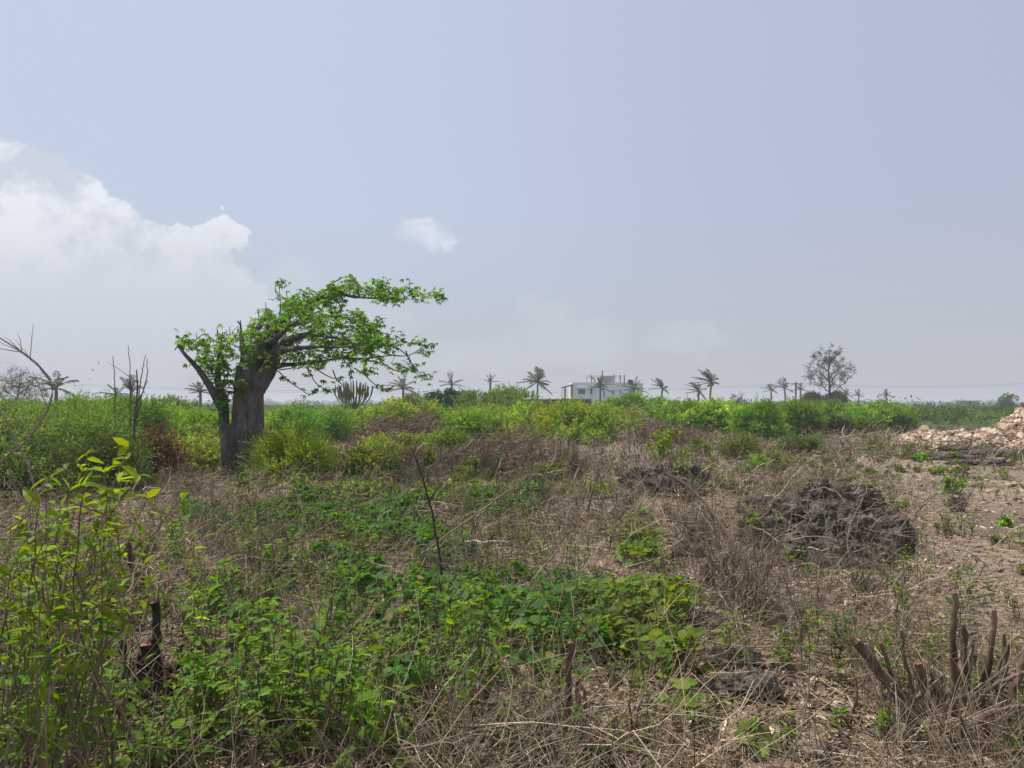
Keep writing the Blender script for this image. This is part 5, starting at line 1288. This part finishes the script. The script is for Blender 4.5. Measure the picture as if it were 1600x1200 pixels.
def build_cut_shrubs():
    cut_shrub('many stemmed hacked shrub with reddish brown cut ends in the right foreground', 1480, 1165, [
        ([(1440, 1175), (1415, 1110), (1375, 1050), (1338, 1002)], 13, .05), ([(1480, 1160), (1490, 1080), (1490, 1000), (1492, 925)], 8, 0), ([(1500, 1150), (1508, 1080), (1506, 1020), (1506, 975)], 7, .1),
        ([(1520, 1160), (1535, 1080), (1548, 1010), (1553, 955)], 7, .05), ([(1430, 1150), (1400, 1080), (1376, 1005)], 5, .1), ([(1445, 1140), (1420, 1060), (1408, 985)], 4, -.05), ([(1450, 1170), (1450, 1110), (1435, 1035)], 10, -.1),
        ([(1470, 1170), (1470, 1100), (1455, 1060)], 12, .15), ([(1540, 1160), (1560, 1090), (1572, 1030), (1574, 1005)], 7, .12), ([(1560, 1150), (1585, 1080), (1608, 1010)], 9, -.05), ([(1500, 1150), (1540, 1080), (1600, 1050)], 5, -.15), ([(1480, 1160), (1530, 1120), (1610, 1100)], 6, -.2),
        ([(1470, 1150), (1500, 1120), (1560, 1050), (1570, 990)], 4, .2), ([(1520, 1170), (1512, 1080), (1520, 1000)], 5, .25)], 300, 110, .42, .75, (.15, .115, .09), 16)
    cut_shrub('hacked stump with an upright split stem at the bottom middle', 890, 1190, [
        ([(880, 1215), (886, 1120), (889, 1060), (893, 1003)], 8, 0), ([(905, 1210), (902, 1130), (903, 1065)], 6, .1), ([(855, 1210), (848, 1160), (842, 1120)], 7, -.05), ([(880, 1150), (830, 1160), (780, 1160), (722, 1125)], 5, -.1), ([(895, 1180), (915, 1120), (908, 1060)], 4, .05), ([(870, 1200), (868, 1130), (872, 1075)], 4, .12)], 301, 70, .34, .6, (.13, .105, .085))
    cut_shrub('blackened stump with one pale orange cut branch in the left foreground', 235, 1120, [
        ([(225, 1150), (222, 1080), (226, 1035), (228, 1008)], 13, 0), ([(250, 1150), (246, 1060), (244, 1000), (242, 940)], 9, .1), ([(205, 1140), (195, 1060), (190, 1000)], 6, .1), ([(265, 1140), (268, 1080), (262, 1040)], 7, -.05), ([(270, 1140), (290, 1060), (312, 1010)], 5, .05), ([(210, 1150), (180, 1100), (170, 1060)], 5, -.1)], 302, 170, .42, .6, (.06, .048, .04), 6, None, M_CHAR, .78)
    cut_shrub('short brown cut stub above the blackened stump', 205, 930, [([(212, 935), (208, 890), (200, 848)], 7, 0), ([(225, 935), (222, 895), (232, 850)], 5, .1)], 303, 26, .25, .4, (.12, .09, .07))
    cut_shrub('pair of dark cut stems half way to the large rock', 1115, 935, [([(1108, 940), (1106, 910), (1104, 880)], 5, 0), ([(1130, 945), (1133, 905), (1130, 870)], 4, .1)], 304, 60, .42, .5, (.12, .095, .08))
    # dry leafless shrubs standing in the brush
    rg = np.random.default_rng(70)
    labs = [(740, 930, .62, 'leafless shrub standing in the creeper beside the leaning cane'), (1085, 845, .45, 'dry shrub on the litter left of the large rock'), (1180, 960, .7, 'tall bare shrub between the creeper and the large rock'),
            (860, 800, .6, 'bare shrub at the front of the brush heap'), (660, 770, .6, 'bare shrub left of the brush heap crest'), (760, 742, .55, 'bare shrub on the brush heap crest'), (430, 900, .45, 'low bare shrub in the left foreground weeds'),
            (1500, 800, .4, 'small bare bush on the pinkish ground'), (330, 860, .5, 'bare shrub below the baobab'), (980, 800, .4, 'bare shrub in front of the smaller dark rock'), (1260, 990, .5, 'bare shrub below the large dark rock'), (120, 960, .8, 'bare twiggy shrub behind the leggy left shrub'),
            (1350, 930, .5, 'bare shrub in front of the large dark rock'), (900, 745, .6, 'bare shrub at the right end of the brush heap')]
    for u, v, H, lb in labs:
        p = ground_at(u, v); g = Geo(); n = 26
        d = norm(rg.normal(0, .55, (n, 3)) + [0, 0, 1]); L = H * rg.uniform(.5, 1.15, n); t = np.linspace(0, 1, 8)[None, :, None]
        b = p + rg.normal(0, .05, (n, 3)) * [1, 1, 0] - [0, 0, .03]; rad = max(.004, .0006 * p[1])
        Q = b[:, None] + d[:, None] * t * L[:, None, None] + rg.normal(0, .18, (n, 1, 3)) * t ** 2 * L[:, None, None] + rg.normal(0, .008, (n, 8, 3))
        tubes(g, Q, rad * rg.uniform(.6, 1.5, n)[:, None] * np.linspace(1.2, .45, 8)[None], 4, colvar((.16, .13, .105), n, rg, .28, .06))
        m = n * 5; ii = rg.integers(0, n, m); jj = rg.integers(2, 7, m); s0 = Q[ii, jj]; d2 = norm(d[ii] + rg.normal(0, .6, (m, 3)))
        t = np.linspace(0, 1, 5)[None, :, None]; Q2 = s0[:, None] + d2[:, None] * t * (H * rg.uniform(.15, .5, m))[:, None, None] + rg.normal(0, .008, (m, 5, 3)); Q2[:, 0] = s0
        tubes(g, Q2, rad * .6 * rg.uniform(.5, 1.2, m)[:, None] * np.linspace(1, .5, 5)[None], 3, colvar((.17, .14, .11), m, rg, .28, .06))
        g.build('bare_shrub', M_TWIG, None, label=lb, category='shrub')

def sticks():
    def st(lab, pts, Y, r, c=(.12, .095, .075), name='bare_stick', br=0, seed=0, dYs=None, r2=None):
        g = Geo(); rg = np.random.default_rng(seed + 5)
        Q = curve([at(u, v, Y + (dYs[i] if dYs else 0)) for i, (u, v) in enumerate(pts)], 24, .002 * Y / 5, seed)
        R = r / F * Y * np.linspace(1.1, r2 or .45, 24); tubes(g, Q, R, 6, c)
        for _ in range(br):
            j = rg.integers(6, 21); d = norm(norm(Q[j + 1] - Q[j]) + rg.normal(0, .5, 3)); l = Y * rg.uniform(.02, .07)
            t = np.linspace(0, 1, 6)[:, None]; q = Q[j] + d * t * l + rg.normal(0, .004, (6, 3)); q[0] = Q[j]
            tubes(g, q, R[j] * np.linspace(.7, .3, 6), 4, c)
        g.build(name, M_TWIG, None, label=lab, category='stick')
    def gy(u, v): return ground_at(u, v)[1]
    st('dark upright leaning cane standing in the middle of the creeper', [(692, 925), (686, 860), (672, 790), (655, 730), (643, 700)], gy(692, 925), 2.0, (.06, .045, .035), br=3, seed=1)
    st('long pale cane slanting up to the right from the dark cane', [(655, 870), (700, 835), (770, 785), (822, 745)], gy(680, 905), 2.2, (.27, .22, .17), seed=2)
    st('pale slanting stick right of the long pale cane', [(800, 945), (830, 910), (865, 868), (888, 840)], gy(800, 945), 2.0, (.30, .25, .2), seed=3)
    st('long dark curved cane arching across the litter towards the bottom right', [(1040, 740), (1075, 760), (1120, 810), (1170, 890), (1220, 960), (1240, 1020), (1262, 1080), (1290, 1110)], 5.6, 3.0, (.10, .075, .06), br=8, seed=4, dYs=[1.6, 1.4, 1.0, .5, .2, 0, -.3, -.5], r2=.8)
    st('thin pale horizontal stem lying below the curved cane', [(1093, 1000), (1160, 1010), (1230, 1010), (1320, 1012)], gy(1180, 1040), 1.8, (.30, .26, .2), seed=5)
    st('bare stem with a bright leaf tuft left of the large rock', [(1175, 930), (1178, 860), (1172, 810)], gy(1175, 930), 1.7, (.25, .2, .16), seed=6)
    st('long pale branch lying on the litter behind the creeper', [(935, 885), (1000, 905), (1090, 922)], gy(1000, 915), 2.2, (.26, .22, .18), seed=7)
    st('pale bleached branch lying at the top of the brush slope', [(905, 665), (915, 675), (930, 690)], gy(915, 690), 2.0, (.36, .31, .26), seed=8)
    st('pale curved branch on the brown brush slope right of centre', [(990, 640), (1008, 655), (1018, 680)], 26, 2.0, (.36, .31, .26), seed=9)
    # left edge
    st('long arching bare branch reaching off the left edge against the sky', [(-60, 800), (0, 722), (40, 690), (72, 645), (82, 612), (75, 590), (55, 565), (20, 540), (-20, 515)], 8.5, 1.5, (.2, .17, .14), 'arching_branch', br=9, seed=10, r2=.7)
    st('shorter of the two thin bare sticks against the sky at left', [(184, 760), (180, 640), (179, 590), (176, 556)], 15, 1.0, (.10, .095, .09), seed=11)
    st('tallest thin bare stick against the sky at left', [(200, 760), (204, 640), (203, 590), (201, 540)], 15, 1.0, (.10, .095, .09), seed=12)
    st('thick dark dead stem with forked twigs right of the tall bare stick', [(205, 740), (210, 660), (214, 615), (214, 578)], 13.5, 1.9, (.09, .085, .08), seed=13, br=3)
    st('slender curved dead stem beside the thick dark dead stem', [(212, 660), (224, 610), (230, 585), (230, 560)], 13.5, 1.0, (.09, .085, .08), seed=14)
    st('slender straight dead stem behind the thick dark dead stem', [(210, 670), (219, 600), (224, 570), (228, 553)], 13.4, .9, (.09, .085, .08), seed=15)
    st('pale broken stick leaning in the grey green bush at left', [(60, 790), (45, 730), (20, 680), (0, 640)], 9.5, 1.8, (.22, .19, .16), seed=16)
    # rotting log at the bottom left
    st('dead branch lying on the soil at the bottom left corner', [(10, 1165), (60, 1180), (110, 1215)], gy(60, 1185), 7, (.2, .16, .125), 'fallen_branch', seed=17, r2=.8)
    # right side sticks on rock
    rg = np.random.default_rng(88)
    for i in range(34):
        u0, v0 = rg.uniform(1230, 1560), rg.uniform(770, 960); p = ground_at(u0, v0 + 30)
        a = rg.uniform(0, PI); l = rg.uniform(30, 95)
        g = Geo(); rx = 0.3 if (1230 < u0 < 1420 and v0 < 880) else .03
        z = rg.uniform(.02, rx)
        d = np.array([math.cos(a), rg.normal(0, .5), math.sin(a) * .45]); d = norm(d) * l / F * p[1]
        Q = curve([p + [0, 0, z], p + d * .5 + rg.normal(0, .06, 3) + [0, 0, z + .05], p + d + [0, 0, z]], 10, .006)
        Q[:, 2] = np.maximum(Q[:, 2], terrain(Q[:, 0], Q[:, 1]) + .01)
        tubes(g, Q, np.linspace(.009, .004, 10), 4, colvar((.30, .26, .22), 1, rg, .2, .03)[0])
        g.build('bleached_stick', M_TWIG, None, label='bleached grey stick lying on or near the large dark rock', category='stick', group='bleached sticks round the large rock')

def sapling(label, u, vb, vt, w, seed, n=60, col=(.12, .22, .02), L=.06, Y=None, name='sapling'):
    rg = np.random.default_rng(seed); p = ground_at(u, vb); Y = p[1]
    H = CAMZ + (HV - vt) / F * Y - p[2]; gs, gl = Geo(), Geo(); W = w / F * Y / 2
    for i in range(6):
        e = p + [rg.uniform(-W, W), rg.uniform(-W, W), H * rg.uniform(.6, 1)]
        if i == 0: e = p + [0, 0, H]
        Q = curve([p - [0, 0, .03], (p + e) / 2 + rg.normal(0, .04, 3), e], 10, .005); tubes(gs, Q, np.linspace(.010, .003, 10), 5, (.12, .10, .07))
        m = n // 6; t = rg.uniform(.35, 1, m); j = np.clip((t * 9).astype(int), 0, 8)
        leaves(gl, Q[j] + rg.normal(0, .03, (m, 3)), rg.normal(0, 1, (m, 3)) + [0, 0, .2], norm(rg.normal(0, .5, (m, 3)) + [0, 0, 1]), L * rg.uniform(.6, 1.2, m), L * .5, colvar(col, m, rg, .18, .08), 'ovate')
    r = thing(name, label, 'sapling', p); gs.build('stem', M_TWIG, r); gl.build('leaves', M_LEAFB, r)

def build_saplings():
    sapling('bright green sapling standing behind the smaller dark rock', 1035, 735, 658, 60, 1, 170, L=.14)
    sapling('lime green sprout left of the large dark rock, on a bare stem', 1190, 850, 792, 60, 2, 60, L=.09)
    sapling('bright sprout growing at the foot of the baobab', 385, 775, 738, 60, 3, 110, L=.11)
    sapling('yellow green sprout right of the baobab foot', 462, 800, 742, 60, 4, 100, L=.11)
    sapling('young lime plant with broad leaves behind the left foreground weeds', 280, 885, 805, 80, 5, 90, L=.08)
    sapling('leafy upright sprout in front of the dark cane', 448, 915, 832, 70, 6, 110, L=.08)
    sapling('small sprout on the brown brush left of the heap crest', 672, 740, 702, 40, 7, 60, L=.12)
    sapling('leafy sprout at the base of the hacked bottom stump', 925, 1190, 1140, 50, 8, 30, L=.05)
    sapling('bright sprout on the litter at the foot of the creeper', 1120, 1130, 1090, 40, 9, 24, L=.045)
    sapling('low bright plant between the burnt stump and the creeper', 300, 1180, 1120, 90, 10, 90, L=.05)
    sapling('tuft of lime leaves in front of the smaller dark rock', 1065, 760, 700, 40, 11, 50, L=.12)

# ------------------------------------------------------------------ haze
def build_haze():
    g = Geo(); box(g, -1500, 1500, -300, 2400, -2.5, 16)
    m, nt, N, K = new_mat('haze'); out = N.new('ShaderNodeOutputMaterial'); v = N.new('ShaderNodeVolumePrincipled')
    v.inputs['Color'].default_value = (.86, .90, .97, 1); v.inputs['Density'].default_value = .0010; v.inputs['Anisotropy'].default_value = .2
    K.new(v.outputs[0], out.inputs['Volume'])
    g.build('haze', m, kind='stuff')

# ------------------------------------------------------------------ assemble
import time; T0 = time.time()
def stage(f, *a):
    t = time.time(); f(*a); print(f.__name__, round(time.time() - t, 1))
for f in (build_ground, build_world, build_bushes, build_brush, build_thicket, build_baobab, build_palms, build_candelabra, build_house, build_rocks, build_stones, twig_mass, dead_stalks, dry_grass, litter, chips, creepers, weeds, leafy_shrub, build_cut_shrubs, sticks, build_saplings, build_haze):
    stage(f)
airy_tree('airy_tree', 'tall airy thin leaved tree rising above the right hand thicket', 1296, 640, 536, 84, 95, 3, (.07, .08, .06), 130, 0, leafn=16, spread=.7)
airy_tree('feathery_tree', 'grey feathery casuarina at the far left edge', 22, 650, 572, 100, 48, 5, (.07, .08, .06), 260, .4, leafn=12)
airy_tree('dead_grey_tree', 'small grey leafless tree on the skyline right of the baobab', 468, 650, 618, 28, 60, 7, (.10, .085, .08), 110, .1, leafn=5, twigc=(.10, .09, .085))
airy_tree('dark_round_tree', 'dark leafy tree at the left foot of the airy tree', 1270, 640, 612, 40, 110, 9, (.035, .06, .03), 160, 0, leafn=30, L=.5)
airy_tree('dark_round_tree', 'dark leafy tree at the right foot of the airy tree', 1305, 640, 611, 40, 112, 11, (.035, .06, .03), 160, 0, leafn=30, L=.5)
airy_tree('sparse_young_tree', 'wispy young tree between the windswept palms and the pole', 1152, 640, 613, 34, 90, 13, (.05, .075, .035), 90, 0, leafn=8, L=.3)

cam = bpy.data.cameras.new('camera'); co = bpy.data.objects.new('camera', cam); COL.objects.link(co)
co.location = (0, 0, CAMZ); co.rotation_euler = (math.radians(90), 0, 0)
cam.sensor_width = 36; cam.lens = 27; cam.shift_y = 32 / 1600.; cam.clip_end = 12000; cam.clip_start = .05
scene.camera = co
for o in list(scene.objects):
    if '_world' in o: del o['_world']
scene.render.engine = 'CYCLES'
scene.view_settings.view_transform = 'Standard'; scene.view_settings.look = 'None'; scene.view_settings.gamma = 1; scene.view_settings.exposure = .1
scene.cycles.use_denoising = True
scene.cycles.max_bounces = 6; scene.cycles.diffuse_bounces = 3; scene.cycles.transmission_bounces = 4; scene.cycles.volume_bounces = 0
print('script total', round(time.time() - T0, 1), 'polys', sum(len(m.polygons) for m in bpy.data.meshes))
